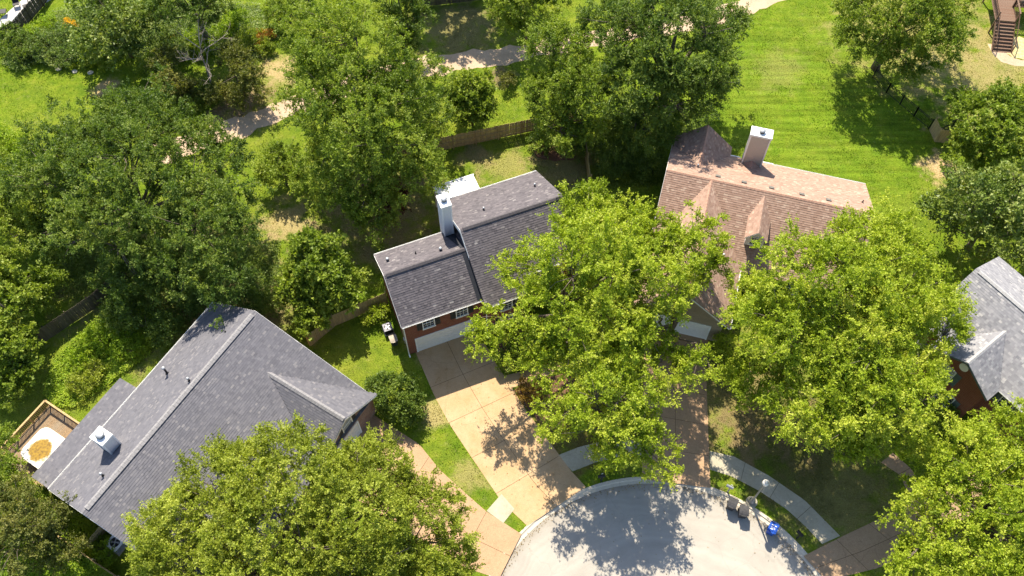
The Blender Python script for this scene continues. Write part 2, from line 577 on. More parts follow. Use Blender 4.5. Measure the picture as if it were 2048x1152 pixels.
def lawn_colour(t):
    p = t.pos()
    big = t.noise(0.12, p, 3.0)
    mid = t.noise(0.9, p, 4.0, 0.65)
    c = t.ramp(mid, [(0.25, (0.075, 0.14, 0.012)), (0.5, (0.15, 0.22, 0.016)), (0.75, (0.24, 0.28, 0.03))])
    c = t.mix(t.math('MULTIPLY', t.ramp(big, [(0.45, 0.0), (0.7, 1.0)]), 0.28), c, (0.29, 0.27, 0.06))
    blotch = t.noise(0.33, p, 5.0, 0.7)
    c = t.mix(t.math('MULTIPLY', t.ramp(blotch, [(0.5, 0.0), (0.62, 1.0)]), 0.45), c, (0.075, 0.15, 0.012))
    thin = t.noise(1.7, p, 5.0, 0.75)
    c = t.mix(t.math('MULTIPLY', t.ramp(thin, [(0.55, 0.0), (0.68, 1.0)]), 0.3), c, (0.33, 0.3, 0.12))
    # mowing lines on the open lawn at the right
    mp = t.n("Mapping")
    mp.inputs["Rotation"].default_value = (0, 0, math.radians(-22))
    mp.inputs["Scale"].default_value = (0.15, 2.1, 1)
    t.l(p, mp.inputs[0])
    mow = t.noise(1.0, mp.outputs[0], 2.0, 0.5)
    q = P(1640, 230)
    dm = t.n("VectorMath", operation='DISTANCE')
    t.l(p, dm.inputs[0])
    dm.inputs[1].default_value = (q.x, q.y, 0)
    fall = t.n("MapRange")
    t.l(dm.outputs["Value"], fall.inputs[0])
    fall.inputs[1].default_value = 9.0
    fall.inputs[2].default_value = 16.0
    fall.inputs[3].default_value = 0.8
    fall.inputs[4].default_value = 0.0
    c = t.mix(fall.outputs[0], c, t.mix(1.0, t.mix(0.5, c, (0.13, 0.225, 0.014)), t.ramp(mow, [(0.35, 0.72), (0.65, 1.22)]), 'MULTIPLY'))
    wp = t.noise(0.6, p, 4.0, 0.7)
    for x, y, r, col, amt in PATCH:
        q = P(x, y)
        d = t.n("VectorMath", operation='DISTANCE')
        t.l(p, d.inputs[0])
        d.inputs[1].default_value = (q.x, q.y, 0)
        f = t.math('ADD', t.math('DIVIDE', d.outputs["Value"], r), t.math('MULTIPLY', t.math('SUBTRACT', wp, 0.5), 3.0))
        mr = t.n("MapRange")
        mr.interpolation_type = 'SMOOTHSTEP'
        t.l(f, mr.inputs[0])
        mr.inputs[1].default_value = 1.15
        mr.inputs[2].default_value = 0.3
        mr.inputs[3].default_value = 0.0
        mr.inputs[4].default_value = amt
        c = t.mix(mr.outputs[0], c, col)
    return c


def lawn_mat():
    t = NT("lawn")
    c = lawn_colour(t)
    fine = t.noise(9.0, t.pos(), 5.0, 0.75)
    c = t.mix(1.0, c, t.ramp(fine, [(0.25, 0.45), (0.75, 1.3)]), 'MULTIPLY')
    return t.pbr(c, 1.0, t.bump(fine, 0.9, 0.12), 0.05)


def grass_mat():
    t = NT("grass blades")
    c = lawn_colour(t)
    at = t.n("Attribute", attribute_name="tint")
    c = t.mix(1.0, c, t.ramp(at.outputs["Fac"], [(0.0, (0.75, 0.8, 0.7)), (1.0, (1.35, 1.3, 1.4))]), 'MULTIPLY')
    df = t.n("BsdfDiffuse")
    t.l(c, df.inputs[0])
    tr = t.n("BsdfTranslucent")
    t.l(t.mix(1.0, c, (1.2, 1.3, 0.6), 'MULTIPLY'), tr.inputs[0])
    mx = t.n("MixShader")
    mx.inputs[0].default_value = 0.4
    t.l(df.outputs[0], mx.inputs[1])
    t.l(tr.outputs[0], mx.inputs[2])
    t.l(mx.outputs[0], t.out.inputs[0])
    return t.m


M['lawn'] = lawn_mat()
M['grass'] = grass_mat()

SC = Vector((10.1, 8.82, 0))                   # centre of the turning circle
SR = 12.62                                     # asphalt edge
KW = 0.5                                       # kerb and gutter width
STREET_Z = -0.1


def street_outline(r, half, n=96):
    """Turning circle with the street leaving it downwards."""
    a0 = -math.pi / 2 + math.asin(half / r)
    a1 = 1.5 * math.pi - math.asin(half / r)
    pts = [Vector((SC.x + r * math.cos(a0 + (a1 - a0) * i / n), SC.y + r * math.sin(a0 + (a1 - a0) * i / n), 0)) for i in range(n + 1)]
    pts.append(Vector((SC.x - half, SC.y - 90, 0)))
    pts.append(Vector((SC.x + half, SC.y - 90, 0)))
    return pts


def sheet_with_hole(name, outer, hole, z, mat):
    bm = bmesh.new()
    def loop(pts):
        vs = [bm.verts.new((p[0], p[1], z)) for p in pts]
        for i in range(len(vs)):
            bm.edges.new((vs[i], vs[(i + 1) % len(vs)]))
    loop(outer)
    loop(hole)
    bmesh.ops.triangle_fill(bm, use_beauty=True, edges=bm.edges[:])
    bmesh.ops.recalc_face_normals(bm, faces=bm.faces[:])
    for f in bm.faces:
        if f.normal.z < 0:
            f.normal_flip()
    me = bpy.data.meshes.new(name)
    bm.to_mesh(me)
    bm.free()
    me.materials.append(mat)
    o = bpy.data.objects.new(name, me)
    COL.objects.link(o)
    return o


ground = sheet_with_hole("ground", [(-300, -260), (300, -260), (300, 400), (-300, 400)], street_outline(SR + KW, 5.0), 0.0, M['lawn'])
tag(ground, "lawn ground around the houses", kind="structure")
ms = MB()
ms.poly([(p.x, p.y, STREET_Z) for p in street_outline(SR, 4.4)])
tag(ms.build("street", M['asphalt']), "pale worn asphalt turning circle of the street", kind="structure")

# polygons of hard surfaces and houses, kept free of grass
NOGRASS = []


def angle_of(px, py):
    p = P(px, py) - SC
    return math.atan2(p.y, p.x)


# driveways meet the kerb between these angles
DROP = sorted([(angle_of(1172, 976), angle_of(1053, 1056)), (angle_of(1420, 980), angle_of(1285, 962)), (angle_of(1650, 1160), angle_of(1607, 1112)), (angle_of(1045, 1068), angle_of(1000, 1160))])
mk = MB()
out_o, out_i = street_outline(SR + KW, 5.0, 192), street_outline(SR, 4.4, 192)
prof_n = 6
rows = []
for a, b in zip(out_i, out_o):
    ang = math.atan2(a.y - SC.y, a.x - SC.x)
    low = any(d0 - 0.02 < ang < d1 + 0.02 for d0, d1 in DROP)
    top = 0.005 if low else 0.035
    lip = -0.05 if low else 0.03
    prof = [(0.0, STREET_Z - 0.04), (0.0, STREET_Z + 0.012), (0.46, STREET_Z + 0.02), (0.56, lip), (0.68, top), (1.0, top if not low else 0.008), (1.0, -0.1)]
    rows.append([a.lerp(b, s) + Vector((0, 0, z)) for s, z in prof])
for i in range(len(rows) - 3):
    for j in range(len(rows[0]) - 1):
        mk.poly([rows[i][j], rows[i][j + 1], rows[i + 1][j + 1], rows[i + 1][j]])
tag(mk.build("kerb", M['kerb']), "pale concrete kerb round the turning circle", kind="structure")
NOGRASS.append([(p.x, p.y) for p in street_outline(SR + KW - 0.03, 5.0, 48)])


def resample(pts, n):
    d = [0]
    for a, b in zip(pts, pts[1:]):
        d.append(d[-1] + (b - a).length)
    res = []
    for i in range(n):
        t = d[-1] * i / (n - 1)
        k = max(j for j in range(len(d)) if d[j] <= t + 1e-9)
        k = min(k, len(pts) - 2)
        res.append(pts[k].lerp(pts[k + 1], (t - d[k]) / (d[k + 1] - d[k])))
    return res


def paving(name, label, left, right, rows, cols, mat, z=0.012, gap=0.03, piece="slab", base_mat=None, fine=6):
    """A strip of cast slabs between two edges, joints open between them."""
    L = resample([P(*p) if not isinstance(p, Vector) else p for p in left], rows * fine + 1)
    R = resample([P(*p) if not isinstance(p, Vector) else p for p in right], rows * fine + 1)
    outline = L + R[::-1]
    mb = MB()
    for i in range(rows * fine):
        mb.poly([L[i] + Vector((0, 0, 0.004)), R[i] + Vector((0, 0, 0.004)), R[i + 1] + Vector((0, 0, 0.004)), L[i + 1] + Vector((0, 0, 0.004))])
    root = tag(mb.build(name, base_mat or M['joint']), label, kind="structure")
    NOGRASS.append([(p.x, p.y) for p in outline])
    for r in range(rows):
        for c in range(cols):
            b = MB()
            k0, k1 = r * fine, (r + 1) * fine
            cen = (L[(k0 + k1) // 2].lerp(R[(k0 + k1) // 2], (c + .5) / cols))
            lp, rp = [], []
            for k in range(k0, k1 + 1):
                w = max((R[k] - L[k]).length, 0.5)
                e = gap / 2 / w
                kk = float(k)
                a = L[k].lerp(R[k], c / cols + (e if c else 0))
                d = L[k].lerp(R[k], (c + 1) / cols - (e if c < cols - 1 else 0))
                if k in (k0, k1) and not (k == 0 or k == rows * fine):
                    s = 1 if k == k0 else -1
                    step = (L[k + s] - L[k])
                    a = a + step.normalized() * gap / 2
                    step = (R[k + s] - R[k])
                    d = d + step.normalized() * gap / 2
                lp.append(a)
                rp.append(d)
            pts = [(p.x, p.y) for p in rp] + [(p.x, p.y) for p in lp[::-1]]
            area = sum(x0 * y1 - x1 * y0 for (x0, y0), (x1, y1) in zip(pts, pts[1:] + pts[:1]))
            if area < 0:
                pts.reverse()
            b.prism(pts, 0.002, z + random.uniform(0, 0.003))
            b.build(piece, mat, root)
    return root


H1 = Frame(P(803, 655, 5.3), 21.6)             # brick house
H2 = Frame(P(1731, 369, 3.0), -15.2)           # brown roofed house
H3 = Frame(P(97, 979, 3.0), 58.5)              # grey roofed house
H4 = Frame(P(2010, 524, 5.3), -53.0)           # pale grey roofed house

paving("driveway", "tan aggregate driveway in front of the brick garage", [H1.w(0.7, 0.3), (868, 790), (900, 850), (950, 925), (1003, 1003), (1055, 1052)],
       [H1.w(5.95, 0.3), (984, 714), (1007, 750), (1052, 820), (1100, 885), (1143, 943), (1172, 974)], 5, 2, M['drive_tan'])
paving("driveway", "pinkish aggregate driveway running up to the brown roofed house", [H2.w(-15.4, -16.2), (1288, 720), (1285, 850), (1284, 958)],
       [H2.w(-10.1, -16.2), (1412, 740), (1416, 850), (1421, 976)], 5, 2, M['drive_pink'])
paving("driveway", "salmon aggregate driveway of the grey roofed house", [H3.w(11.6, -14.6), H3.w(11.2, -18), (850, 1085), (930, 1135), (998, 1158)],
       [H3.w(17.2, -14.6), (838, 888), (880, 940), (935, 990), (975, 1025), (1043, 1068)], 5, 2, M['drive_pink'])
paving("driveway", "brown aggregate driveway at the lower right under the trees", [(1607, 1112), (1690, 1070), (1775, 1030), (1850, 985), (1905, 930)],
       [(1652, 1162), (1760, 1135), (1870, 1085), (1940, 1030), (1990, 960)], 5, 2, M['drive_brown'])
paving("sidewalk", "short bright sidewalk piece between two driveways", [(1003, 988), (1029, 1018)], [(973, 1022), (1007, 1046)], 1, 1, M['sidewalk'], fine=3, z=0.016)
paving("sidewalk", "shaded sidewalk between the tan and the pinkish driveway", [(1115, 911), (1160, 893), (1200, 884), (1284, 880)], [(1145, 943), (1190, 925), (1235, 915), (1284, 911)], 3, 1, M['sidewalk'], fine=4)
paving("sidewalk", "curved sidewalk behind the lamp post", [(1419, 902), (1468, 913), (1537, 951), (1610, 1001), (1680, 1072)],
       [(1420, 939), (1464, 953), (1519, 982), (1574, 1019), (1610, 1052), (1644, 1088)], 4, 1, M['sidewalk'], fine=6)
paving("walkway", "tan front walk from the driveway to the brick house door", [(1007, 752), (1065, 737), (1125, 715)], [(1021, 777), (1070, 760), (1130, 738)], 2, 1, M['drive_tan'], fine=3)
paving("walkway", "walk to the door of the pale roofed house", [(1762, 925), (1800, 950), (1815, 985)], [(1785, 905), (1825, 940), (1845, 975)], 2, 1, M['drive_brown'], fine=3)


def strip(name, label, left, right, mat, z=0.004, n=40, wob=0.0):
    L = resample([P(*p) for p in left], n)
    R = resample([P(*p) for p in right], n)
    for q in (L, R):
        for i in range(len(q)):
            q[i] = q[i] + Vector((random.uniform(-wob, wob), random.uniform(-wob, wob), z))
    mb = MB()
    for i in range(n - 1):
        mb.poly([L[i], R[i], R[i + 1], L[i + 1]])
    NOGRASS.append([(p.x, p.y) for p in L + R[::-1]])
    return tag(mb.build(name, mat), label, kind="structure")


strip("path", "pale gravel path winding behind the back gardens",
      [(300, 290), (440, 248), (545, 210), (700, 150), (860, 110), (1030, 92), (1200, 62), (1400, 25), (1500, -5), (1640, -60)],
      [(320, 330), (460, 284), (565, 240), (720, 190), (880, 150), (1040, 122), (1210, 92), (1410, 55), (1530, 18), (1670, -40)], M['path'], 0.006, 90, 0.28)


def bed(name, label, pts, mat, z=0.02):
    w = [P(*p) for p in pts]
    q = resample(w + [w[0]], 40)[:-1]
    q = [(p.x + random.uniform(-.12, .12), p.y + random.uniform(-.12, .12)) for p in q]
    area = sum(x0 * y1 - x1 * y0 for (x0, y0), (x1, y1) in zip(q, q[1:] + q[:1]))
    if area < 0:
        q.reverse()
    mb = MB()
    mb.prism(q, -0.02, z)
    NOGRASS.append(q)
    return tag(mb.build(name, mat), label, kind="structure")


bed("planting_bed", "red mulch bed beside the tan driveway", [(1028, 782), (1060, 765), (1130, 745), (1160, 770), (1140, 820), (1085, 850), (1062, 825)], M['mulch'])
bed("planting_bed", "mulch bed along the front of the brick house", [(985, 690), (1010, 745), (1060, 730), (1150, 700), (1130, 650), (1040, 655)], M['mulch'])
bed("planting_bed", "shaded mulch under the trees at the back fence", [(1065, 298), (1110, 288), (1150, 300), (1150, 318), (1110, 322), (1075, 315)], M['mulch'])

# ------------------------------------------------------------------ roofs
SH_W, SH_H = 0.24, 0.175


def roof_plane(pts, mat_key, roof, lift=0.0):
    """Shingle courses laid over one roof plane; pts: outline, first edge is the eave (low) edge."""
    pts = [Vector(p) for p in pts]
    n = (pts[1] - pts[0]).cross(pts[2] - pts[0]).normalized()
    if n.z < 0:
        n = -n
    ex = Vector((0, 0, 1)).cross(n).normalized()        # along the eave
    ey = n.cross(ex).normalized()                       # up the slope
    if ey.z < 0:
        ey = -ey
    o = pts[0]
    Q2 = [((p - o).dot(ex), (p - o).dot(ey)) for p in pts]
    y0, y1 = min(q[1] for q in Q2), max(q[1] for q in Q2)
    verts, faces, tint = [], [], []
    r = 0
    y = y0 - 0.03
    while y < y1 - 0.02:
        ym = min(max(y + SH_H / 2, y0 + 1e-3), y1 - 1e-3)
        xs = []
        for (xa, ya), (xb, yb) in zip(Q2, Q2[1:] + Q2[:1]):
            if (ya <= ym < yb) or (yb <= ym < ya):
                xs.append(xa + (ym - ya) / (yb - ya) * (xb - xa))
        xs.sort()
        yt = min(y + SH_H + 0.01, y1)
        for k in range(0, len(xs) - 1, 2):
            a, b = xs[k] - 0.01, xs[k + 1] + 0.01
            x = a - (r * 0.137 % SH_W)
            while x < b:
                w = SH_W * random.choice((0.6, 0.8, 1.0, 1.0, 1.3))
                xa, xb = max(x, a), min(x + w, b)
                x += w
                if xb - xa < 0.02:
                    continue
                h = 0.021 + random.choice((0.0, 0.0, 0.007))
                i = len(verts)
                for (xx, yy, hh) in ((xa, y, h), (xb, y, h), (xb, yt, 0.004), (xa, yt, 0.004), (xa, y, 0.0), (xb, y, 0.0)):
                    verts.append(o + ex * xx + ey * yy + n * (hh + lift))
                tv = min(1, max(0, random.gauss(0.45, 0.2))) if random.random() > 0.035 else 0.97
                faces += [(i, i + 1, i + 2, i + 3), (i + 4, i + 5, i + 1, i), (i + 1, i + 5, i + 2, i + 2), (i + 4, i, i + 3, i + 3)]
                tint += [tv, tv, tv, tv]
        y += SH_H
        r += 1
    return verts, faces, tint


def shingle_roof(root, planes, mat_key, name="roof", thick=0.09):
    """The roof part: deck slabs, with the shingle courses as one child."""
    mb = MB()
    V, F, T = [], [], []
    for pl in planes:
        mb.slab(pl, thick)
        v, f, t = roof_plane(pl, mat_key, None, 0.002)
        k = len(V)
        V += v
        F += [tuple(i + k for i in q) for q in f]
        T += t
    ro = mb.build(name, M['roof_edge'], root)
    me = bpy.data.meshes.new("shingles")
    F2 = [f if f[2] != f[3] else f[:3] for f in F]
    me.from_pydata([tuple(p) for p in V], [], F2)
    at = me.attributes.new("tint", 'FLOAT', 'FACE')
    at.data.foreach_set("value", np.array(T, np.float32))
    me.update()
    me.materials.append(M[mat_key])
    so = bpy.data.objects.new("shingles", me)
    COL.objects.link(so)
    place(so, ro)
    so["kind"] = "stuff"
    return ro


def ridge_cap(roof, a, b, na, nb, mat, w=0.17, lift=0.05, vent=True):
    """Overlapping cap pieces along a ridge; na, nb: unit directions down each slope."""
    a, b = Vector(a), Vector(b)
    d = (b - a)
    ln = d.length
    d.normalize()
    mb = MB()
    n = max(2, int(ln / 0.3))
    up = Vector((0, 0, 1))
    for i in range(n):
        p, q = a + d * (ln * i / n), a + d * (ln * (i + 1) / n + 0.02)
        l0, l1 = lift + 0.015, lift
        for s in (na, nb):
            o0, o1 = p + up * l0, q + up * l1
            e0, e1 = o0 + s * w, o1 + s * w
            mb.poly([o0, e0, e1, o1])
            mb.poly([e0, e0 - up * 0.03, e1 - up * 0.03, e1])
            mb.poly([o0, o0 - up * 0.02, e0 - up * 0.02, e0])
    o = mb.build("ridge_cap", mat, roof)
    if vent:
        v = MB()
        for s in (na, nb):
            v.beam(a + s * (w - 0.05) + up * 0.0, b + s * (w - 0.05) + up * 0.0, 0.03, 0.09)
        v.build("ridge_vent", M['black'], roof)
    return o


def gutter(root, a, b, out, mat=None):
    """White eave gutter: back, floor, lip and end stops."""
    mb = MB()
    a, b, out = Vector(a), Vector(b), Vector(out).normalized()
    up = Vector((0, 0, 1))
    sec = [(0.0, 0.0), (0.0, -0.11), (0.1, -0.11), (0.125, 0.0), (0.11, 0.0), (0.09, -0.095), (0.012, -0.095), (0.012, 0.0)]
    ra = [a + out * s + up * z for s, z in sec]
    rb = [b + out * s + up * z for s, z in sec]
    n = len(sec)
    mb.mesh(ra + rb, [(i, (i + 1) % n, n + (i + 1) % n, n + i) for i in range(n)])
    mb.poly([ra[0], ra[1], ra[2], ra[3]])
    mb.poly([rb[3], rb[2], rb[1], rb[0]])
    return mb.build("gutter", mat or M['white'], root)


def downspout(root, top, out, wall_off, z1):
    """From the gutter back to the wall and down, with a kicked out foot."""
    mb = MB()
    t = Vector(top)
    out = Vector(out).normalized()
    w = t - out * wall_off
    pts = [t, w + Vector((0, 0, -0.35)), Vector((w.x, w.y, z1 + 0.2)), Vector((w.x, w.y, z1 + 0.08)) + out * 0.25]
    for p, q in zip(pts, pts[1:]):
        mb.beam(p, q, 0.085, 0.07)
    return mb.build("downspout", M['white'], root)


def rake_board(root, pts, drop=0.16, out=Vector((0, 0, 0)), mat=None):
    mb = MB()
    for a, b in zip(pts, pts[1:]):
        a, b = Vector(a) + out, Vector(b) + out
        d = Vector((0, 0, -drop))
        o2 = out.normalized() * 0.03 if out.length else Vector((0, 0, 0))
        mb.mesh([a, b, b + d, a + d, a + o2, b + o2, b + d + o2, a + d + o2], [(0, 1, 2, 3), (7, 6, 5, 4), (0, 4, 5, 1), (3, 2, 6, 7), (0, 3, 7, 4), (1, 5, 6, 2)])
    return mb.build("rake_board", mat or M['white'], root)


def window(root, fr, c, w, h, z, nrm, sashes=(3, 2), pane='glass', shutter=None, shw=0.4, frame_mat=None):
    """Framed sash window on a wall. c=(u,v) on the wall face, nrm=(du,dv) outward."""
    du, dv = nrm
    tu, tv = -dv, du                                     # along the wall
    cu, cv = c

    def W(s, o, zz):
        return fr.w(cu + tu * s + du * o, cv + tv * s + dv * o, zz)

    def bx(mb, s0, s1, z0, z1, o0, o1):
        c4 = [W(s0, o0, 0), W(s1, o0, 0), W(s1, o1, 0), W(s0, o1, 0)]
        ar = sum(a.x * b.y - b.x * a.y for a, b in zip(c4, c4[1:] + c4[:1]))
        mb.prism(c4 if ar > 0 else c4[::-1], z0, z1)
    fm = frame_mat or M['white']
    f = MB()
    t = 0.07
    bx(f, -w / 2 - t, -w / 2, z - t, z + h + t, -0.03, 0.06)
    bx(f, w / 2, w / 2 + t, z - t, z + h + t, -0.03, 0.06)
    bx(f, -w / 2, w / 2, z + h, z + h + t, -0.03, 0.06)
    bx(f, -w / 2, w / 2, z + h / 2 - 0.03, z + h / 2 + 0.03, -0.03, 0.045)
    win = f.build("window", fm, root)
    s = MB()
    bx(s, -w / 2 - t - .04, w / 2 + t + .04, z - t - 0.05, z - 0.002, -0.03, 0.1)
    s.build("sill", fm, win)
    nx, nz = sashes
    m = MB()
    for i in range(1, nx):
        x = -w / 2 + w * i / nx
        for k in (0, 1):
            bx(m, x - 0.012, x + 0.012, z + k * (h / 2 + .03), z + h / 2 - .03 + k * (h / 2 + .03), 0.004, 0.02)
    for k in (0, 1):
        for j in range(1, nz):
            zz = z + k * (h / 2 + .03) + (h / 2 - .03) * j / nz
            bx(m, -w / 2, w / 2, zz - 0.012, zz + 0.012, 0.006, 0.022)
    if nx > 1 or nz > 1:
        m.build("glazing_bar", fm, win)
    for k in (0, 1):
        p = MB()
        bx(p, -w / 2, w / 2, z + k * (h / 2 + .03), z + h / 2 - .03 + k * (h / 2 + .03), -0.02, 0.002)
        p.build("pane", M[pane], win)
    if shutter:
        for sd in (-1, 1):
            q = MB()
            x0 = sd * (w / 2 + t + 0.01)
            x1 = sd * (w / 2 + t + 0.01 + shw)
            lo, hi = min(x0, x1), max(x0, x1)
            bx(q, lo, lo + .06, z - t, z + h + t, 0.0, 0.05)
            bx(q, hi - .06, hi, z - t, z + h + t, 0.0, 0.05)
            nl = 9
            for j in range(nl):
                zz = z - t + (h + 2 * t) * j / nl
                bx(q, lo + .06, hi - .06, zz, zz + (h + 2 * t) / nl * 0.8, 0.0, 0.035)
            q.build("shutter", M[shutter], root)
    return win


def garage_door(root, fr, u0, u1, v, nrm_v, h=2.15, rows=4, cols=8):
    """Sectional door: casing with separate raised panels per section, on a wall facing along v."""
    c = MB()
    s = nrm_v

    def bx(mb, a, b, z0, z1, o0, o1):
        lo, hi = sorted((v + s * o0, v + s * o1))
        mb.box(fr, a, b, lo, hi, z0, z1)
    bx(c, u0 - 0.12, u0, 0, h + 0.12, -0.02, 0.06)
    bx(c, u1, u1 + 0.12, 0, h + 0.12, -0.02, 0.06)
    bx(c, u0, u1, h, h + 0.12, -0.02, 0.06)
    door = c.build("garage_door", M['white'], root)
    for r in range(rows):
        z0, z1 = h * r / rows + 0.008, h * (r + 1) / rows - 0.008
        p = MB()
        bx(p, u0, u1, z0, z1, -0.015, 0.012)
        for k in range(cols):
            a = u0 + (u1 - u0) * (k + 0.12) / cols
            b = u0 + (u1 - u0) * (k + 0.88) / cols
            bx(p, a, b, z0 + 0.09, z1 - 0.09, 0.012, 0.026)
        p.build("door_section", M['door_white'], door)
    return door


def vent_pipe(root, p, h=0.35, r=0.06, cap=True, mat='grey_metal'):
    mb = MB()
    p = Vector(p)
    mb.lathe(p + Vector((0, 0, -0.1)), [(r * 2.4, 0.0), (r * 2.2, 0.1), (r * 1.1, 0.2), (r, 0.22), (r, h + .1)], 10)
    o = mb.build("vent_pipe", M[mat], root, True)
    if cap:
        c = MB()
        c.lathe(p + Vector((0, 0, h - 0.03)), [(r * 1.9, 0), (r * 1.9, 0.06), (r * 0.9, 0.12)], 10)
        c.build("vent_cap", M['galv'], o, True)
    return o


def chimney(root, fr, u0, u1, v0, v1, z0, z1, body, over=0.08, flue_r=0.18):
    b = MB()
    b.box(fr, u0, u1, v0, v1, z0, z1)
    ch = b.build("chimney", M[body], root)
    tr = MB()
    for (a, c) in ((u0, v0), (u1, v0), (u1, v1), (u0, v1)):
        tr.box(fr, a - 0.05, a + 0.05, c - 0.05, c + 0.05, z0, z1 - 0.01)
    tr.build("corner_trim", M['white'], ch)
    cp = MB()
    cp.box(fr, u0 - over, u1 + over, v0 - over, v1 + over, z1, z1 + 0.07)
    cp.box(fr, u0 - over - .015, u1 + over + .015, v0 - over - .015, v1 + over + .015, z1 - 0.1, z1 + 0.03)
    cp.build("chimney_cap", M['white'], ch)
    f = MB()
    c = fr.w((u0 + u1) / 2, (v0 + v1) / 2, z1 + 0.07)
    f.lathe(c, [(flue_r, 0), (flue_r, 0.16)], 18)
    fl = f.build("flue", M['dark_metal'], ch, False)
    g = MB()
    g.lathe(c + Vector((0, 0, 0.2)), [(flue_r * 1.25, 0), (flue_r * 1.3, 0.03), (flue_r * 0.9, 0.1), (0.02, 0.13)], 18)
    g.lathe(c + Vector((0, 0, 0.1)), [(flue_r * 0.7, 0), (flue_r * 0.7, 0.12)], 12)
    g.build("flue_cap", M['galv'], ch, True)
    return ch


def walls(root, fr, outline, z1, mat, name="wall", z0=-0.1):
    mb = MB()
    pts = [fr.w(u, v) for u, v in outline]
    ar = sum(a.x * b.y - b.x * a.y for a, b in zip(pts, pts[1:] + pts[:1]))
    mb.prism(pts if ar > 0 else pts[::-1], z0, z1)
    NOGRASS.append([(p.x, p.y) for p in pts])
    return mb.build(name, mat, root)


def gable_wall(root, pts, thick_dir, mat, name="gable_wall"):
    """Triangular or stepped wall piece given by world points, extruded along thick_dir."""
    mb = MB()
    pts = [Vector(p) for p in pts]
    d = Vector(thick_dir)
    n = len(pts)
    mb.mesh(pts + [p + d for p in pts], [tuple(range(n)), tuple(reversed(range(n, 2 * n)))] + [((i + 1) % n, i, n + i, n + (i + 1) % n) for i in range(n)])
    return mb.build(name, mat, root)


# ---- brick house ------------------------------------------------------------
f = H1
h1 = thing("brick_house", f.w(3, 3), "red brick two storey house with charcoal roof and white chimney", "house")
EZ = 5.3
RZ1, RV1 = 7.5, 3.38                            # wing ridge
RZ2, RV2 = 8.55, 4.44                           # main ridge
s1 = (RZ1 - EZ) / RV1
s2 = (RZ2 - EZ) / (RV2 + 0.72)
UE = 14.75
walls(h1, f, [(0.22, 0.3), (6.6, 0.3), (6.6, 6.45), (0.22, 6.45)], 5.25, M['brick_red'])
walls(h1, f, [(6.62, -0.42), (9.75, -0.42), (9.75, 0.75), (UE - .3, 0.75), (UE - .3, 9.3), (6.62, 9.3)], 5.25, M['brick_red'])
gable_wall(h1, [f.w(0.22, 0.3, 5.25), f.w(0.22, 6.45, 5.25), f.w(0.22, RV1, RZ1 - 0.15)], f.u * 0.2, M['brick_red'])
gable_wall(h1, [f.w(6.62, -0.42, 5.25), f.w(6.62, 9.3, 5.25), f.w(6.62, RV2, RZ2 - 0.15)], f.u * 0.2, M['roof_edge'])  # wall coloured dark to imitate the shade on its siding
gable_wall(h1, [f.w(UE - .3, -0.0, 5.25), f.w(UE - .3, 9.3, 5.25), f.w(UE - .3, RV2, RZ2 - 0.15)], f.u * -0.2, M['white_siding'])
ue2 = 9.9
ez3 = EZ + s2 * (0.45 + 0.72)
ro = shingle_roof(h1, [
    [f.w(0, 0, EZ), f.w(6.75, 0, EZ), f.w(6.75, RV1, RZ1), f.w(0, RV1, RZ1)],
    [f.w(6.75, 2 * RV1, EZ), f.w(0, 2 * RV1, EZ), f.w(0, RV1, RZ1), f.w(6.75, RV1, RZ1)]], 'shingle_charcoal')
ridge_cap(ro, f.w(0.15, RV1, RZ1), f.w(6.6, RV1, RZ1), (-f.v + Vector((0, 0, -s1))).normalized(), (f.v + Vector((0, 0, -s1))).normalized(), M['cap_charcoal'], 0.2, 0.09)
ro = shingle_roof(h1, [
    [f.w(6.4, -0.72, EZ), f.w(ue2, -0.72, EZ), f.w(ue2, 0.45, ez3), f.w(UE, 0.45, ez3), f.w(UE, RV2, RZ2), f.w(6.4, RV2, RZ2)],
    [f.w(UE, 9.6, EZ), f.w(6.4, 9.6, EZ), f.w(6.4, RV2, RZ2), f.w(UE, RV2, RZ2)]], 'shingle_charcoal')
ridge_cap(ro, f.w(6.6, RV2, RZ2), f.w(UE - .2, RV2, RZ2), (-f.v + Vector((0, 0, -s2))).normalized(), (f.v + Vector((0, 0, -s2))).normalized(), M['cap_charcoal'], 0.2, 0.09)
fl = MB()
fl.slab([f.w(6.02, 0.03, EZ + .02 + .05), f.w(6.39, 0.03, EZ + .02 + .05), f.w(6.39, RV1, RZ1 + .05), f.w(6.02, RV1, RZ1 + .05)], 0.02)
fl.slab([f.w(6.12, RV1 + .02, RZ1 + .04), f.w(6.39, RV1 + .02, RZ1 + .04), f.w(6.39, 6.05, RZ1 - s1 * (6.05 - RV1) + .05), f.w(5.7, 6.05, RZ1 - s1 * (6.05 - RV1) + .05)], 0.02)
fl.build("roof_shade_strip", plain("painted roof shade", (0.022, 0.024, 0.032), 0.7), h1)  # near-black strip standing in for the shadow band beside the main roof
gutter(h1, f.w(0, -0.005, EZ - 0.01), f.w(6.38, -0.005, EZ - 0.01), -f.v)
gutter(h1, f.w(6.4, -0.725, EZ - 0.01), f.w(ue2, -0.725, EZ - 0.01), -f.v)
gutter(h1, f.w(ue2 + .02, 0.445, ez3 - 0.01), f.w(UE, 0.445, ez3 - 0.01), -f.v)
gutter(h1, f.w(0, 2 * RV1 + .005, EZ - 0.01), f.w(6.4, 2 * RV1 + .005, EZ - 0.01), f.v)
gutter(h1, f.w(6.4, 9.605, EZ - 0.01), f.w(UE, 9.605, EZ - 0.01), f.v)
rake_board(h1, [f.w(0, 0, EZ - .02), f.w(0, RV1, RZ1 - .02), f.w(0, 2 * RV1, EZ - .02)], 0.18, -f.u * 0.003)
rake_board(h1, [f.w(6.4, -.72, EZ - .02), f.w(6.4, 2.6, RZ2 - s2 * (RV2 - 2.6) - .02)], 0.2, -f.u * 0.003, M['roof_edge'])
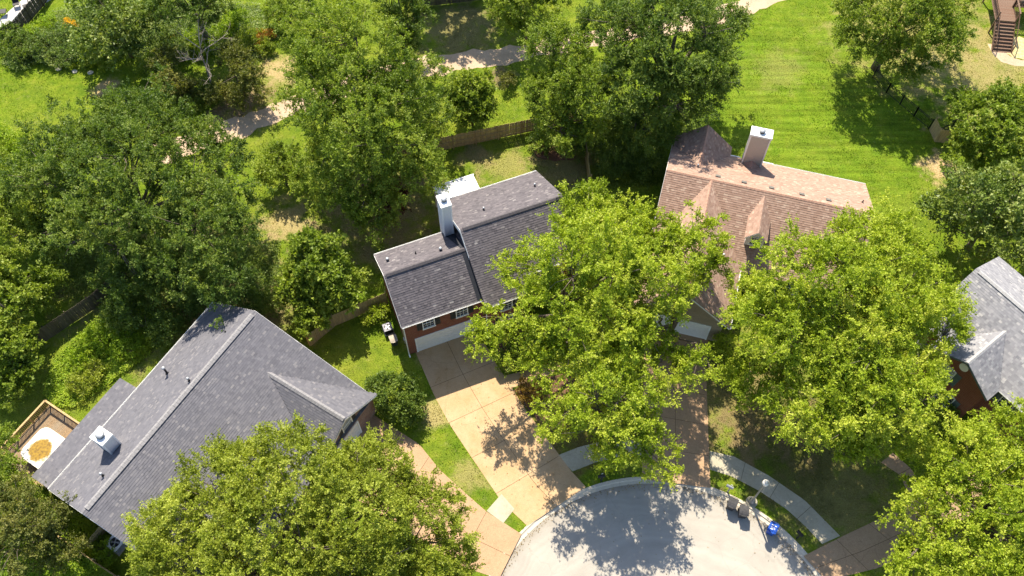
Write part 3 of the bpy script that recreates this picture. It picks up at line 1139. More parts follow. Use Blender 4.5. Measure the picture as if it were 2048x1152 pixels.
rake_board(h1, [f.w(6.4, 2.62, RZ2 - s2 * (RV2 - 2.62) - .02), f.w(6.4, RV2, RZ2 - .02), f.w(6.4, 9.6, EZ - .02)], 0.45, -f.u * 0.003)
rake_board(h1, [f.w(UE, .45, ez3 - .02), f.w(UE, RV2, RZ2 - .02), f.w(UE, 9.6, EZ - .02)], 0.2, f.u * 0.003)
downspout(h1, f.w(0.16, -0.06, EZ - 0.1), -f.v, 0.3, 0.0)
downspout(h1, f.w(6.5, -0.78, EZ - 0.1), -f.v, 0.3, 0.0)
for u in (2.1, 4.78):
    window(h1, f, (u, 0.3), 0.85, 1.35, 3.45, (0, -1), (3, 2), 'glass', 'shutter', 0.42)
window(h1, f, (8.15, -0.42), 0.85, 1.35, 3.45, (0, -1), (3, 2), 'glass', 'shutter', 0.42)
window(h1, f, (11.2, 0.75), 0.9, 1.4, 3.7, (0, -1), (3, 2), 'glass', 'shutter', 0.42)
window(h1, f, (8.15, -0.42), 0.9, 1.5, 0.8, (0, -1), (3, 2), 'glass', 'shutter', 0.42)
garage_door(h1, f, 0.95, 5.8, 0.3, -1)
chimney(h1, f, 5.62, 6.3, 6.1, 7.15, 3.0, 9.62, 'white_siding', 0.07, 0.2)
for (u, v) in ((0.75, 5.3), (2.9, 5.0), (4.7, 4.3)):
    vent_pipe(h1, f.w(u, v, RZ1 - s1 * (v - RV1)), 0.3, 0.07 if u != 2.9 else 0.04, u != 2.9, 'dark_metal')
for (u, v) in ((8.9, 6.2), (13.6, 7.3)):
    vent_pipe(h1, f.w(u, v, RZ2 - s2 * (v - RV2)), 0.28, 0.05, True, 'dark_metal')
# electric meter and conduit by the corner
mb = MB()
mb.box(f, 0.08, 0.218, 0.75, 1.05, 1.1, 1.7)
mb.tube([f.w(0.15, 0.9, 1.7), f.w(0.15, 0.9, 4.6)], [0.03, 0.03], 8)
mb.build("electric_meter", M['galv'], h1)
# white patio cover behind the house
pc = thing("patio_cover", f.w(8.6, 11.2), "flat white metal patio cover behind the brick house", "patio cover")
npan = 9
for i in range(npan):
    b = MB()
    u0, u1 = 6.8 + 3.6 * i / npan, 6.8 + 3.6 * (i + 1) / npan
    b.slab([f.w(u0 + .006, 9.32, 2.95), f.w(u1 - .006, 9.32, 2.95), f.w(u1 - .006, 13.0, 2.7), f.w(u0 + .006, 13.0, 2.7)], 0.05)
    b.build("roof_panel", M['white'], pc)
b = MB()
b.box(f, 6.75, 10.45, 13.0, 13.12, 2.56, 2.74)
b.build("front_beam", M['white'], pc)
for u in (6.9, 10.3):
    b = MB()
    b.box(f, u - .06, u + .06, 12.85, 12.97, 0, 2.6)
    b.build("post", M['white'], pc)

# ---- grey roofed house at the left -------------------------------------------
f = H3
h3 = thing("grey_roof_house", f.w(8, -7), "wide house with grey shingle roof and front gables beside the left driveway", "house")
EZ, RZ, RV, FV = 3.0, 6.5, -5.14, -15.25
sb, sf = (RZ - EZ) / -RV, (RZ - EZ) / (RV - FV)
UL, UR = 0.0, 17.55
walls(h3, f, [(UL + .3, FV + .45), (UR - .35, FV + .45), (UR - .35, -0.4), (UL + .3, -0.4)], EZ - 0.04, M['brick_mixed'])
for u, d in ((UL + .3, 1), (UR - .35, -1)):
    gable_wall(h3, [f.w(u, FV + .45, EZ - .04), f.w(u, -0.4, EZ - .04), f.w(u, RV, RZ - 0.14)], f.u * (0.2 * d), M['brick_mixed'])
GZ = 5.3                                        # front gable ridge height
gv0 = RV - (RZ - GZ) / sf                       # where a gable ridge meets the main slope
gs = 0.68


def zf(v):
    return RZ - sf * (RV - v)


planes = [[f.w(UR, 0, EZ), f.w(UL, 0, EZ), f.w(UL, RV, RZ), f.w(UR, RV, RZ)],
          [f.w(UL, FV, EZ), f.w(UR, FV, EZ), f.w(UR, RV, RZ), f.w(UL, RV, RZ)]]
ro = shingle_roof(h3, planes, 'shingle_grey')
ridge_cap(ro, f.w(UL + .35, RV, RZ), f.w(UR - .35, RV, RZ), (f.v + Vector((0, 0, -sb))).normalized(), (-f.v + Vector((0, 0, -sf))).normalized(), M['cap_grey'], 0.24, 0.1)
for gu in (14.45, 3.3):
    gh = (GZ - 3.0) / gs
    vb = FV - 0.12
    wl = [f.w(gu, vb, GZ), f.w(gu, gv0, GZ)]
    pr = [f.w(gu + gh, vb, GZ - gs * gh), f.w(gu + gh, FV + 0.02, GZ - gs * gh), wl[1], wl[0]]
    plf = [f.w(gu - gh, vb, GZ - gs * gh), f.w(gu - gh, FV + 0.02, GZ - gs * gh), wl[1], wl[0]]
    r2 = shingle_roof(h3, [[p + Vector((0, 0, 0.03)) for p in pr], [p + Vector((0, 0, 0.03)) for p in plf]], 'shingle_grey')
    ridge_cap(r2, f.w(gu, vb + .05, GZ + .03), f.w(gu, gv0 + .1, GZ + .03), (f.u + Vector((0, 0, -gs))).normalized(), (-f.u + Vector((0, 0, -gs))).normalized(), M['cap_grey'], 0.22, 0.06)
    gable_wall(h3, [f.w(gu - gh + .25, vb + .3, 0), f.w(gu + gh - .3, vb + .3, 0), f.w(gu + gh - .3, vb + .3, EZ + .0), f.w(gu, vb + .3, GZ - .12), f.w(gu - gh + .25, vb + .3, EZ + .0)], f.v * 0.25, M['brick_mixed'])
    rake_board(h3, [f.w(gu + gh, vb, GZ - gs * gh), f.w(gu, vb, GZ), f.w(gu - gh, vb, GZ - gs * gh)], 0.17, -f.v * 0.003)
    window(h3, f, (gu + .2, vb + .3), 0.95, 1.3, 3.0, (0, -1), (1, 1), 'curtain', 'shutter', 0.38)
garage_door(h3, f, 11.6, 15.5, FV + 0.18, -1)
gutter(h3, f.w(UL, 0.005, EZ - .01), f.w(UR, 0.005, EZ - .01), f.v)
gutter(h3, f.w(UL, FV - .005, EZ - .01), f.w(0.0 + 0.1, FV - .005, EZ - .01), -f.v)
rake_board(h3, [f.w(UL, 0, EZ - .02), f.w(UL, RV, RZ - .02), f.w(UL, FV, EZ - .02)], 0.17, -f.u * 0.003)
rake_board(h3, [f.w(UR, 0, EZ - .02), f.w(UR, RV, RZ - .02), f.w(UR, FV, EZ - .02)], 0.17, f.u * 0.003)
# lower roof over the back room
lo = shingle_roof(h3, [[f.w(9.0, 2.05, 2.42), f.w(0.05, 2.05, 2.42), f.w(0.05, -0.2, 2.84), f.w(9.0, -0.2, 2.84)]], 'shingle_grey', "porch_roof")
walls(h3, f, [(0.3, -0.35), (8.75, -0.35), (8.75, 1.8), (0.3, 1.8)], 2.38, M['beige_siding'], "porch_wall")
chimney(h3, f, 4.08, 4.95, -3.2, -2.1, 4.0, 6.85, 'white_siding', 0.05, 0.24)


def zb(v):
    return RZ - sb * (v - RV)


def at_roof3(px, py):
    """Point of the back slope seen at a photograph position."""
    z = 4.5
    for _ in range(30):
        q = P(px, py, z) - f.o
        z = 0.5 * z + 0.5 * zb(q.dot(f.v))
    return P(px, py, z)


vent_pipe(h3, at_roof3(335, 747), 0.95, 0.075, True, 'dark_metal')
vent_pipe(h3, at_roof3(379, 762), 0.45, 0.06, True, 'dark_metal')
vent_pipe(h3, at_roof3(451, 664), 0.2, 0.04, False, 'dark_metal')
vent_pipe(h3, at_roof3(207, 952), 0.5, 0.06, True, 'dark_metal')

# ---- brown roofed house ------------------------------------------------------
f = H2
h2 = thing("brown_roof_house", f.w(-8, -6), "house with brown shingle roof, small dormer and tall beige chimney", "house")
EZ, RZ, RV = 3.0, 6.5, -5.6
sb = (RZ - EZ) / -RV
UL, UR = -16.4, 0.0
FV = 2 * RV
walls(h2, f, [(UL + .3, FV + .4), (UR - .3, FV + .4), (UR - .3, -.35), (UL + .3, -.35)], EZ - .04, M['brick_tan'])
for u, d in ((UL + .3, 1), (UR - .3, -1)):
    gable_wall(h2, [f.w(u, FV + .4, EZ - .04), f.w(u, -.35, EZ - .04), f.w(u, RV, RZ - .14)], f.u * (0.2 * d), M['brick_tan'])
ro = shingle_roof(h2, [
    [f.w(UR, 0, EZ), f.w(UL, 0, EZ), f.w(UL, RV, RZ), f.w(UR, RV, RZ)],
    [f.w(UL, FV, EZ), f.w(UR, FV, EZ), f.w(UR, RV, RZ), f.w(UL, RV, RZ)]], 'shingle_brown')
ridge_cap(ro, f.w(UL, RV, RZ), f.w(UR, RV, RZ), (f.v + Vector((0, 0, -sb))).normalized(), (-f.v + Vector((0, 0, -sb))).normalized(), M['cap_brown'], 0.16, 0.03, False)
# garage wing, its ridge level with the main one
gu, gz, gsl, gvb = -12.75, 6.45, 0.9, -16.6
gh = 3.75
ge = gz - gsl * gh
L3 = Vector((0, 0, 0.03))
vj = RV - 0.05
vR = RV - (gz - ge) / sb                        # plan depth at which the valley reaches the eave
r2 = shingle_roof(h2, [
    [f.w(gu + gh, gvb, ge) + L3, f.w(gu + gh, vR, ge) + L3, f.w(gu, vj, gz) + L3, f.w(gu, gvb, gz) + L3],
    [f.w(gu - gh, gvb, ge) + L3, f.w(gu - gh, vR, ge) + L3, f.w(gu, vj, gz) + L3, f.w(gu, gvb, gz) + L3]], 'shingle_brown', "garage_roof")
ridge_cap(r2, f.w(gu, gvb, gz) + L3, f.w(gu, vj, gz) + L3, (f.u + Vector((0, 0, -gsl))).normalized(), (-f.u + Vector((0, 0, -gsl))).normalized(), M['cap_brown'], 0.16, 0.03, False)
walls(h2, f, [(gu - gh + .4, gvb + .3), (gu + gh - .45, gvb + .3), (gu + gh - .45, FV + .5), (gu - gh + .4, FV + .5)], ge + .02, M['brick_tan'], "garage_wall")
gable_wall(h2, [f.w(gu - gh + .4, gvb + .3, ge), f.w(gu + gh - .45, gvb + .3, ge), f.w(gu, gvb + .3, gz - .2)], f.v * 0.2, M['brick_tan'])
rake_board(h2, [f.w(gu - gh, gvb, ge), f.w(gu, gvb, gz), f.w(gu + gh, gvb, ge)], 0.17, -f.v * 0.003)
gutter(h2, f.w(gu + gh + .005, gvb, ge), f.w(gu + gh + .005, vR, ge), f.u)
garage_door(h2, f, -15.2, -10.4, gvb + 0.3, -1)
# rear cross gable
bz, bsl, bu, bvb = 5.2, 0.9, -13.85, 0.95
bh = 2.42
be = bz - bsl * bh
vjb = RV + (RZ - bz) / sb
vje = RV + (RZ - be) / sb
r3 = shingle_roof(h2, [
    [f.w(bu + bh, bvb, be) + L3, f.w(bu + bh, vje, be) + L3, f.w(bu, vjb, bz) + L3, f.w(bu, bvb, bz) + L3],
    [f.w(bu - bh, bvb, be) + L3, f.w(bu - bh, vje, be) + L3, f.w(bu, vjb, bz) + L3, f.w(bu, bvb, bz) + L3]], 'shingle_brown', "rear_gable_roof")
ridge_cap(r3, f.w(bu, bvb, bz) + L3, f.w(bu, vjb, bz) + L3, (f.u + Vector((0, 0, -bsl))).normalized(), (-f.u + Vector((0, 0, -bsl))).normalized(), M['cap_brown'], 0.15, 0.03, False)
walls(h2, f, [(bu - bh + .25, -.5), (bu + bh - .25, -.5), (bu + bh - .25, bvb - .3), (bu - bh + .25, bvb - .3)], be + .1, M['brick_tan'], "rear_wall")
gable_wall(h2, [f.w(bu - bh + .25, bvb - .3, be), f.w(bu + bh - .25, bvb - .3, be), f.w(bu, bvb - .3, bz - .15)], f.v * -0.2, M['brick_tan'])
# dormer
dz, du_, dv1, dsl, dh = 6.3, -8.45, -9.6, 1.15, 0.85
dj = RV - (RZ - dz) / sb
de = dz - dsl * dh
dje = RV - (RZ - de) / sb
dm = shingle_roof(h2, [
    [f.w(du_ + dh, dv1, de) + L3, f.w(du_ + dh, dje, de) + L3, f.w(du_, dj, dz) + L3, f.w(du_, dv1, dz) + L3],
    [f.w(du_ - dh, dv1, de) + L3, f.w(du_ - dh, dje, de) + L3, f.w(du_, dj, dz) + L3, f.w(du_, dv1, dz) + L3]], 'shingle_brown', "dormer_roof", 0.06)
zb0 = RZ - sb * (RV - dv1) - 0.3
gable_wall(h2, [f.w(du_ - dh + .14, dv1 + .2, zb0), f.w(du_ + dh - .14, dv1 + .2, zb0), f.w(du_ + dh - .14, dv1 + .2, de + .03), f.w(du_, dv1 + .2, dz - .08), f.w(du_ - dh + .14, dv1 + .2, de + .03)], f.v * 1.9, M['white_siding'], "dormer_wall")
rake_board(h2, [f.w(du_ - dh, dv1, de + .01), f.w(du_, dv1, dz + .01), f.w(du_ + dh, dv1, de + .01)], 0.12, -f.v * 0.003)
window(h2, f, (du_, dv1 + .2), 0.7, 0.9, 4.45, (0, -1), (3, 2), 'glass')
ch = chimney(h2, f, -10.42, -8.86, -1.05, -0.3, 0.0, 7.45, 'beige_siding', 0.1, 0.2)
# small roof behind the chimney foot that sheds the rain
zc = RZ - sb * (-1.05 - RV)
cr = MB()
cr.slab([f.w(-9.64, -1.06, zc + .62), f.w(-9.64, -1.9, zc + .58), f.w(-10.42, -1.06, zc + .04)], 0.03)
cr.slab([f.w(-9.64, -1.06, zc + .62), f.w(-8.86, -1.06, zc + .04), f.w(-9.64, -1.9, zc + .58)], 0.03)
cr.build("chimney_cricket", M['cap_brown'], h2)
gutter(h2, f.w(-11.3, 0.005, EZ - .01), f.w(-10.5, 0.005, EZ - .01), f.v)
gutter(h2, f.w(-8.8, 0.005, EZ - .01), f.w(UR, 0.005, EZ - .01), f.v)
for uu in (-11.2, -8.3):
    b = MB()
    b.box(f, uu - .5, uu + .6, -0.3, 0.42, 0.0, 2.7)
    b.build("bay", M['white'], h2)
    b = MB()
    b.box(f, uu - .38, uu + .48, 0.421, 0.44, 0.9, 2.3)
    b.build("bay_window", M['glass'], h2)
rake_board(h2, [f.w(UR, 0, EZ - .02), f.w(UR, RV, RZ - .02), f.w(UR, FV, EZ - .02)], 0.16, f.u * 0.003)
rake_board(h2, [f.w(UL, 0, EZ - .02), f.w(UL, RV, RZ - .02), f.w(UL, FV, EZ - .02)], 0.16, -f.u * 0.003)
for (u, v) in ((-12.3, -4.8), (-10.2, -4.9), (-8.0, -4.85), (-5.6, -4.85), (-3.5, -4.85)):
    b = MB()
    c = f.w(u, v, RZ - sb * (v - RV))
    b.slab([c + f.u * -.2 + f.v * -.17 + Vector((0, 0, .13 + .17 * sb)), c + f.u * .2 + f.v * -.17 + Vector((0, 0, .13 + .17 * sb)), c + f.u * .2 + f.v * .2 + Vector((0, 0, .12 - .2 * sb)), c + f.u * -.2 + f.v * .2 + Vector((0, 0, .12 - .2 * sb))], 0.13)
    b.build("roof_vent", plain("weathered vent", (0.14, 0.13, 0.12), 0.6) if 'vent' not in M else M['vent'], h2)
vent_pipe(h2, f.w(-0.75, -3.9, RZ - sb * (-3.9 - RV)), 0.3, 0.05, False, 'dark_metal')
vent_pipe(h2, f.w(-10.6, -11.3, gz - gsl * 2.15), 0.4, 0.06, True, 'dark_metal')
vent_pipe(h2, f.w(-14.0, -3.7, RZ - sb * (-3.7 - RV)), 0.25, 0.05, True, 'grey_metal')
# left part of the front wall above the lawn
window(h2, f, (-4.5, FV + .4), 1.0, 1.4, 0.9, (0, -1), (3, 2), 'glass', 'shutter', 0.4)

# ---- pale roofed house at the right ------------------------------------------
f = H4
h4 = thing("pale_roof_house", f.w(5, -5), "red brick house with pale grey roof at the right edge", "house")
EZ, RZ, RV = 5.3, 8.0, -4.5
sb = (RZ - EZ) / -RV
UL, UR, FV = -0.6, 14.0, -9.0
walls(h4, f, [(UL + .35, FV + .4), (UR - .3, FV + .4), (UR - .3, -.4), (UL + .35, -.4)], EZ - .04, M['brick_red'])
for u, d in ((UL + .35, 1), (UR - .3, -1)):
    gable_wall(h4, [f.w(u, FV + .4, EZ - .04), f.w(u, -.4, EZ - .04), f.w(u, RV, RZ - .14)], f.u * (0.2 * d), M['brick_red'])
ro = shingle_roof(h4, [
    [f.w(UR, 0, EZ), f.w(UL, 0, EZ), f.w(UL, RV, RZ), f.w(UR, RV, RZ)],
    [f.w(UL, FV, EZ), f.w(UR, FV, EZ), f.w(UR, RV, RZ), f.w(UL, RV, RZ)]], 'shingle_pale')
ridge_cap(ro, f.w(UL + .3, RV, RZ), f.w(UR - .3, RV, RZ), (f.v + Vector((0, 0, -sb))).normalized(), (-f.v + Vector((0, 0, -sb))).normalized(), M['cap_pale'], 0.2, 0.09)
gu, gz, gsl, gvb, gh = 3.95, 7.0, 0.66, -10.35, 2.62
ge = gz - gsl * gh
vj = RV - (RZ - gz) / sb
vR = RV - (RZ - ge) / sb
r2 = shingle_roof(h4, [
    [f.w(gu + gh, gvb, ge) + L3, f.w(gu + gh, vR, ge) + L3, f.w(gu, vj, gz) + L3, f.w(gu, gvb, gz) + L3],
    [f.w(gu - gh, gvb, ge) + L3, f.w(gu - gh, vR, ge) + L3, f.w(gu, vj, gz) + L3, f.w(gu, gvb, gz) + L3]], 'shingle_pale', "front_gable_roof")
ridge_cap(r2, f.w(gu, gvb, gz) + L3, f.w(gu, vj, gz) + L3, (f.u + Vector((0, 0, -gsl))).normalized(), (-f.u + Vector((0, 0, -gsl))).normalized(), M['cap_pale'], 0.17, 0.03, False)
walls(h4, f, [(gu - gh + .3, gvb + .25), (gu + gh - .3, gvb + .25), (gu + gh - .3, FV + .6), (gu - gh + .3, FV + .6)], ge, M['brick_red'], "front_wall")
gable_wall(h4, [f.w(gu - gh + .3, gvb + .25, ge), f.w(gu + gh - .3, gvb + .25, ge), f.w(gu, gvb + .25, gz - .12)], f.v * 0.2, M['brick_red'])
rake_board(h4, [f.w(gu - gh, gvb, ge), f.w(gu, gvb, gz), f.w(gu + gh, gvb, ge)], 0.16, -f.v * 0.003, M['shutter_green'])
window(h4, f, (gu - .6, gvb + .25), 0.95, 1.5, 3.35, (0, -1), (2, 2), 'curtain', 'shutter_green', 0.45)
window(h4, f, (gu + 1.9, FV + .4), 0.9, 1.4, 3.3, (0, -1), (2, 2), 'glass', 'shutter_green', 0.45)
window(h4, f, (gu + 3.6, FV + .4), 0.9, 1.4, 3.3, (0, -1), (2, 2), 'glass', 'shutter_green', 0.45)
window(h4, f, (gu + .4, gvb + .25), 1.4, 1.5, 0.8, (0, -1), (3, 2), 'glass', 'shutter_green', 0.45)
b = MB()
cc = f.w(gu, gvb + .25, 6.0)
ring = [cc + f.u * (0.34 * math.cos(a)) + Vector((0, 0, 0.42 * math.sin(a))) for a in [2 * math.pi * i / 20 for i in range(20)]]
b.mesh([p - f.v * .05 for p in ring] + ring, [tuple(range(20))] + [(i, (i + 1) % 20, 20 + (i + 1) % 20, 20 + i) for i in range(20)])
b.build("oval_vent", M['white'], h4)
vent_pipe(h4, f.w(3.4, -2.0, RZ - sb * 2.5), 0.3, 0.05, True, 'dark_metal')
gutter(h4, f.w(UL, FV - .005, EZ - .01), f.w(gu - gh, FV - .005, EZ - .01), -f.v)
gutter(h4, f.w(gu + gh, FV - .005, EZ - .01), f.w(UR, FV - .005, EZ - .01), -f.v)
# entrance porch beside the gable
b = MB()
b.slab([f.w(0.2, -11.3, 2.6), f.w(1.3, -11.3, 2.6), f.w(1.3, -8.7, 3.1), f.w(0.2, -8.7, 3.1)], 0.1)
b.build("porch_roof", M['shingle_pale'], h4)
for u in (0.3, 1.2):
    b = MB()
    b.box(f, u - .08, u + .08, -11.2, -11.04, 0, 2.55)
    b.build("porch_post", M['white'], h4)

# ------------------------------------------------------------------ trees
def norm_rows(a):
    return a / np.maximum(np.linalg.norm(a, axis=1, keepdims=True), 1e-6)


def leaf_quads(pos, axis, nrm, length, width):
    """Wedge shaped leaves: base at pos, pointing along axis, facing nrm."""
    side = norm_rows(np.cross(axis, nrm))
    end = pos + axis * (length * 0.85)[:, None] + nrm * (length * 0.1)[:, None]
    v = np.stack([pos, end + side * (width * 0.5)[:, None], end - side * (width * 0.5)[:, None]], axis=1).reshape(-1, 3)
    fidx = np.arange(len(pos) * 3).reshape(-1, 3)
    return v, fidx


def crown_leaves(lobes, rng, spacing=1.05, per=140, leaf=0.17, spray=0.84, droop=0.15, inner=0.4, low=-0.3, ragged=0.2, hollow=0.17):
    """Leaf sprays spread through the shell and the inside of several lobes."""
    cents, outs, tints = [], [], []
    for (c, r) in lobes:
        c, r = np.array(c), np.array(r)
        area = 4 * math.pi * ((r[0] * r[1]) ** 1.6 + (r[0] * r[2]) ** 1.6 + (r[1] * r[2]) ** 1.6) ** (1 / 1.6) / 3 ** (1 / 1.6)
        n = int(area / spacing ** 2 * (1 + inner))
        d = norm_rows(rng.normal(size=(n * 2, 3)))
        d = d[d[:, 2] > low][:n]
        n = len(d)
        ph = rng.uniform(0, 6.28, 6)
        wob = 1 + ragged * (np.sin(3.1 * d[:, 0] * 2 + ph[0]) * np.sin(2.7 * d[:, 1] * 2 + ph[1]) + 0.7 * np.sin(5.3 * d[:, 0] * 2 + ph[2] + 3 * d[:, 2]) * np.sin(4.9 * d[:, 1] * 2 + ph[3]))
        wob += rng.normal(0, ragged * 0.45, n)
        nb = max(6, int(area * 0.5 / 5.5))              # boughs: mounds with hollows between them
        bd = norm_rows(rng.normal(size=(nb, 3)))
        dist = np.sqrt(np.maximum(0, 2 - 2 * (d @ bd.T).max(1))) * float(np.mean(r))
        who = (d @ bd.T).argmax(1)
        wob *= 1.07 + rng.uniform(-.06, .08, nb)[who] - hollow * np.clip(dist / 1.7, 0, 1.4) ** 2
        btint = rng.normal(0, 0.1, nb)[who]
        shell = rng.random(n) < 1 / (1 + inner)
        frac = np.where(shell, rng.uniform(0.84, 1.04, n), rng.uniform(0.35, 0.85, n))
        p = c + d * r * (wob * frac)[:, None]
        cents.append(p)
        outs.append(norm_rows(d / r))
        tints.append(btint)
    C = np.concatenate(cents)
    D = np.concatenate(outs)
    keep = np.ones(len(C), bool)
    k = 0
    for i, (c, r) in enumerate(lobes):              # drop sprays buried deep in another lobe
        q = (((C - np.array(c)) / np.array(r)) ** 2).sum(1)
        own = np.zeros(len(C), bool)
        own[k:k + len(cents[i])] = True
        k += len(cents[i])
        keep &= own | (q > 0.5)
    keep &= C[:, 2] > 0.15
    dep = C[:, 1] * _st + (CAMH - C[:, 2]) * _ct
    sx = 1024 + FPX * C[:, 0] / dep
    sy = 576 - FPX * (C[:, 1] * _ct - (CAMH - C[:, 2]) * _st) / dep
    keep &= (sx > -170) & (sx < 2218) & (sy < 1290)
    C, D = C[keep], D[keep]
    BT = np.concatenate(tints)[keep]
    nc = len(C)
    # each spray: a few twigs fanning outwards, leaves along the twigs
    tw = 7
    pt = max(3, per // tw)
    size = spray * rng.uniform(0.6, 1.35, nc)
    ax = norm_rows(D + rng.normal(0, 0.35, (nc, 3)) + np.array([0, 0, 0.35]))
    ctint = rng.normal(0.5, 0.13, nc) + BT
    tdir = norm_rows(np.repeat(ax, tw, 0) + rng.normal(0, 0.75, (nc * tw, 3)))
    tlen = np.repeat(size, tw) * rng.uniform(0.6, 1.2, nc * tw)
    tpos = np.repeat(C, tw, 0) - np.repeat(ax * (size * 0.45)[:, None], tw, 0)
    s = rng.uniform(0.15, 1.0, (nc * tw, pt))
    base = tpos[:, None, :] + tdir[:, None, :] * (tlen[:, None] * s)[:, :, None]
    base[:, :, 2] -= droop * (s * tlen[:, None]) ** 2
    base = base.reshape(-1, 3) + rng.normal(0, 0.05, (nc * tw * pt, 3))
    td = np.repeat(tdir, pt, 0)
    up = np.repeat(np.repeat(D, tw, 0), pt, 0)
    axl = norm_rows(td * 0.8 + rng.normal(0, 0.7, base.shape))
    cen = np.repeat(np.repeat(C, tw, 0), pt, 0)
    nr = norm_rows(norm_rows(base - cen) * 0.7 + up * 0.35 + np.array([0, 0, 0.6]) + rng.normal(0, 0.45, base.shape))
    nr = norm_rows(nr - axl * (nr * axl).sum(1, keepdims=True))
    ln = leaf * rng.uniform(0.65, 1.3, len(base))
    v, fi = leaf_quads(base, axl, nr, ln, ln * rng.uniform(0.5, 0.75, len(base)))
    tint = np.clip(np.repeat(ctint, tw * pt) + rng.normal(0, 0.11, len(base)), 0, 1)
    return v, fi, tint, C, D


LEAVES = [0]


def make_tree(name, label, base, lobes, leafmat, rng, trunk_r=0.28, bark='bark', cat="tree", group=None, crown_kind=None, limbs=12, **kw):
    root = thing(name, base, label, cat, group)
    v, fi, tint, C, D = crown_leaves(lobes, rng, **kw)
    LEAVES[0] += len(fi)
    cr = np_mesh("crown", v, fi, LEAF[leafmat], root, tint)
    base = Vector(base)
    top = max(c[2] + 0.35 * r[2] for c, r in lobes)
    cx = sum(c[0] for c, r in lobes) / len(lobes)
    cy = sum(c[1] for c, r in lobes) / len(lobes)
    n = 7
    path, rad = [], []
    for i in range(n + 1):
        s = i / n
        e = s * s * (3 - 2 * s)
        path.append((base.x + (cx - base.x) * e + math.sin(s * 5 + base.x) * 0.12, base.y + (cy - base.y) * e + math.cos(s * 4 + base.y) * 0.12, -0.15 + (top + 0.15) * s))
        rad.append(trunk_r * (1.35 if i == 0 else (1 - 0.8 * s)))
    t = MB()
    t.tube(path, rad, 10)
    t.build("trunk", M[bark], root, True)
    br = MB()
    idx = rng.permutation(len(C))[:limbs * 6]
    order = idx
    lim = []
    for k in range(min(limbs, len(order))):
        e = Vector(C[order[k]])
        s = min(0.9, max(0.25, (e.z - 1.5) / max(top, 1) * 0.7 * rng.uniform(0.75, 1.1)))
        j = s * n
        i0 = min(int(j), n - 1)
        st = Vector(path[i0]).lerp(Vector(path[i0 + 1]), j - i0)
        r0 = rad[i0] * 0.55
        e = st.lerp(e, 0.92)
        m1 = st.lerp(e, 0.35) + Vector((rng.normal(0, .25), rng.normal(0, .25), 0.06 * (e - st).length))
        m2 = st.lerp(e, 0.7) + Vector((rng.normal(0, .3), rng.normal(0, .3), 0.07 * (e - st).length))
        pts = [st, m1, m2, e]
        br.tube(pts, [r0, r0 * 0.65, r0 * 0.4, r0 * 0.16], 6)
        lim.append((pts, r0))
    if lim:
        for k in order[limbs:]:
            e = Vector(C[k])
            best = min(lim, key=lambda L: min((q - e).length for q in L[0][1:3]))
            st = min(best[0][1:3], key=lambda q: (q - e).length)
            m = st.lerp(e, 0.5) + Vector((rng.normal(0, .2), rng.normal(0, .2), 0.15))
            r0 = min(0.05, best[1] * 0.35)
            br.tube([st, m, e + (e - m) * 0.1], [r0, r0 * 0.6, r0 * 0.2], 5)
        br.build("limbs", M[bark], root, True)
    return root


def lobe(px, py, z, rpx, flat=0.68, stretch=1.0):
    """Crown lobe centred at a photograph place and height; rpx radius in photo pixels."""
    p = P(px, py, z)
    r = 0.92 * rpx / px_per_m(p)
    return ((p.x, p.y, z), (r * stretch, r, r * flat))


def tree_px(name, label, lobes, leafmat, base_px=None, seed=0, **kw):
    ls = [lobe(*l) for l in lobes]
    if base_px is None:
        b = Vector((sum(l[0][0] for l in ls) / len(ls), sum(l[0][1] for l in ls) / len(ls), 0))
    else:
        b = P(*base_px)
    return make_tree(name, label, b, ls, leafmat, np.random.default_rng(seed + 100), **kw)


G_OAK = "big shade trees between the houses"
tree_px("oak_tree", "broad dark green oak filling the left, above the grey roof", [(265, 390, 7.5, 165), (150, 315, 7, 125), (375, 310, 7, 115), (125, 440, 2.8, 100, .6), (420, 455, 7, 125), (290, 530, 3, 115, .6), (270, 245, 8, 105), (80, 390, 4, 80), (430, 545, 6.5, 85, .6)], 'oak', seed=1, trunk_r=0.5, limbs=18, group=G_OAK)
tree_px("oak_tree", "tall yellow green tree left of the white patio cover", [(680, 80, 10, 130), (730, 225, 9, 145), (640, 185, 7, 95), (810, 190, 7, 98), (690, 330, 5, 110), (800, 315, 5.5, 98), (740, 410, 3.5, 78)], 'mid', seed=2, trunk_r=0.45, limbs=18, group=G_OAK)
tree_px("oak_tree", "upright tree at the corner of the back wooden fence", [(1110, 90, 8, 75), (1090, 180, 6, 75), (1170, 170, 7, 70), (1120, 250, 4, 70), (1175, 250, 4, 50)], 'mid', seed=3, trunk_r=0.3, limbs=12, group=G_OAK)
tree_px("oak_tree", "large dark tree behind the brown roof, beside the bright lawn", [(1330, 60, 11, 130), (1410, 130, 9, 95), (1290, 170, 8, 105), (1385, 190, 5.5, 72), (1290, 250, 3.6, 75), (1230, 60, 8, 85), (1450, 40, 8, 60)], 'oak', seed=4, trunk_r=0.5, limbs=18, group=G_OAK)
tree_px("shade_tree", "bright green tree hiding the right half of the brick house", [(1180, 510, 11, 125), (1110, 600, 9.5, 88), (1200, 640, 9.5, 115), (1180, 425, 9, 72), (1290, 480, 10, 90), (1035, 535, 8.5, 48, .5), (985, 668, 7.2, 56, .6), (1090, 700, 7.5, 75)], 'bright', seed=5, trunk_r=0.4, limbs=18, group=G_OAK, leaf=0.17, spacing=1.0)
tree_px("shade_tree", "bright green tree between the pinkish driveway and brown roof", [(1315, 565, 10, 95), (1385, 490, 9, 70), (1270, 660, 8, 75), (1418, 540, 8, 44), (1390, 735, 8, 44, .6), (1335, 725, 7, 40, .6)], 'bright', seed=6, trunk_r=0.32, limbs=14, group=G_OAK, leaf=0.17, spacing=1.0)
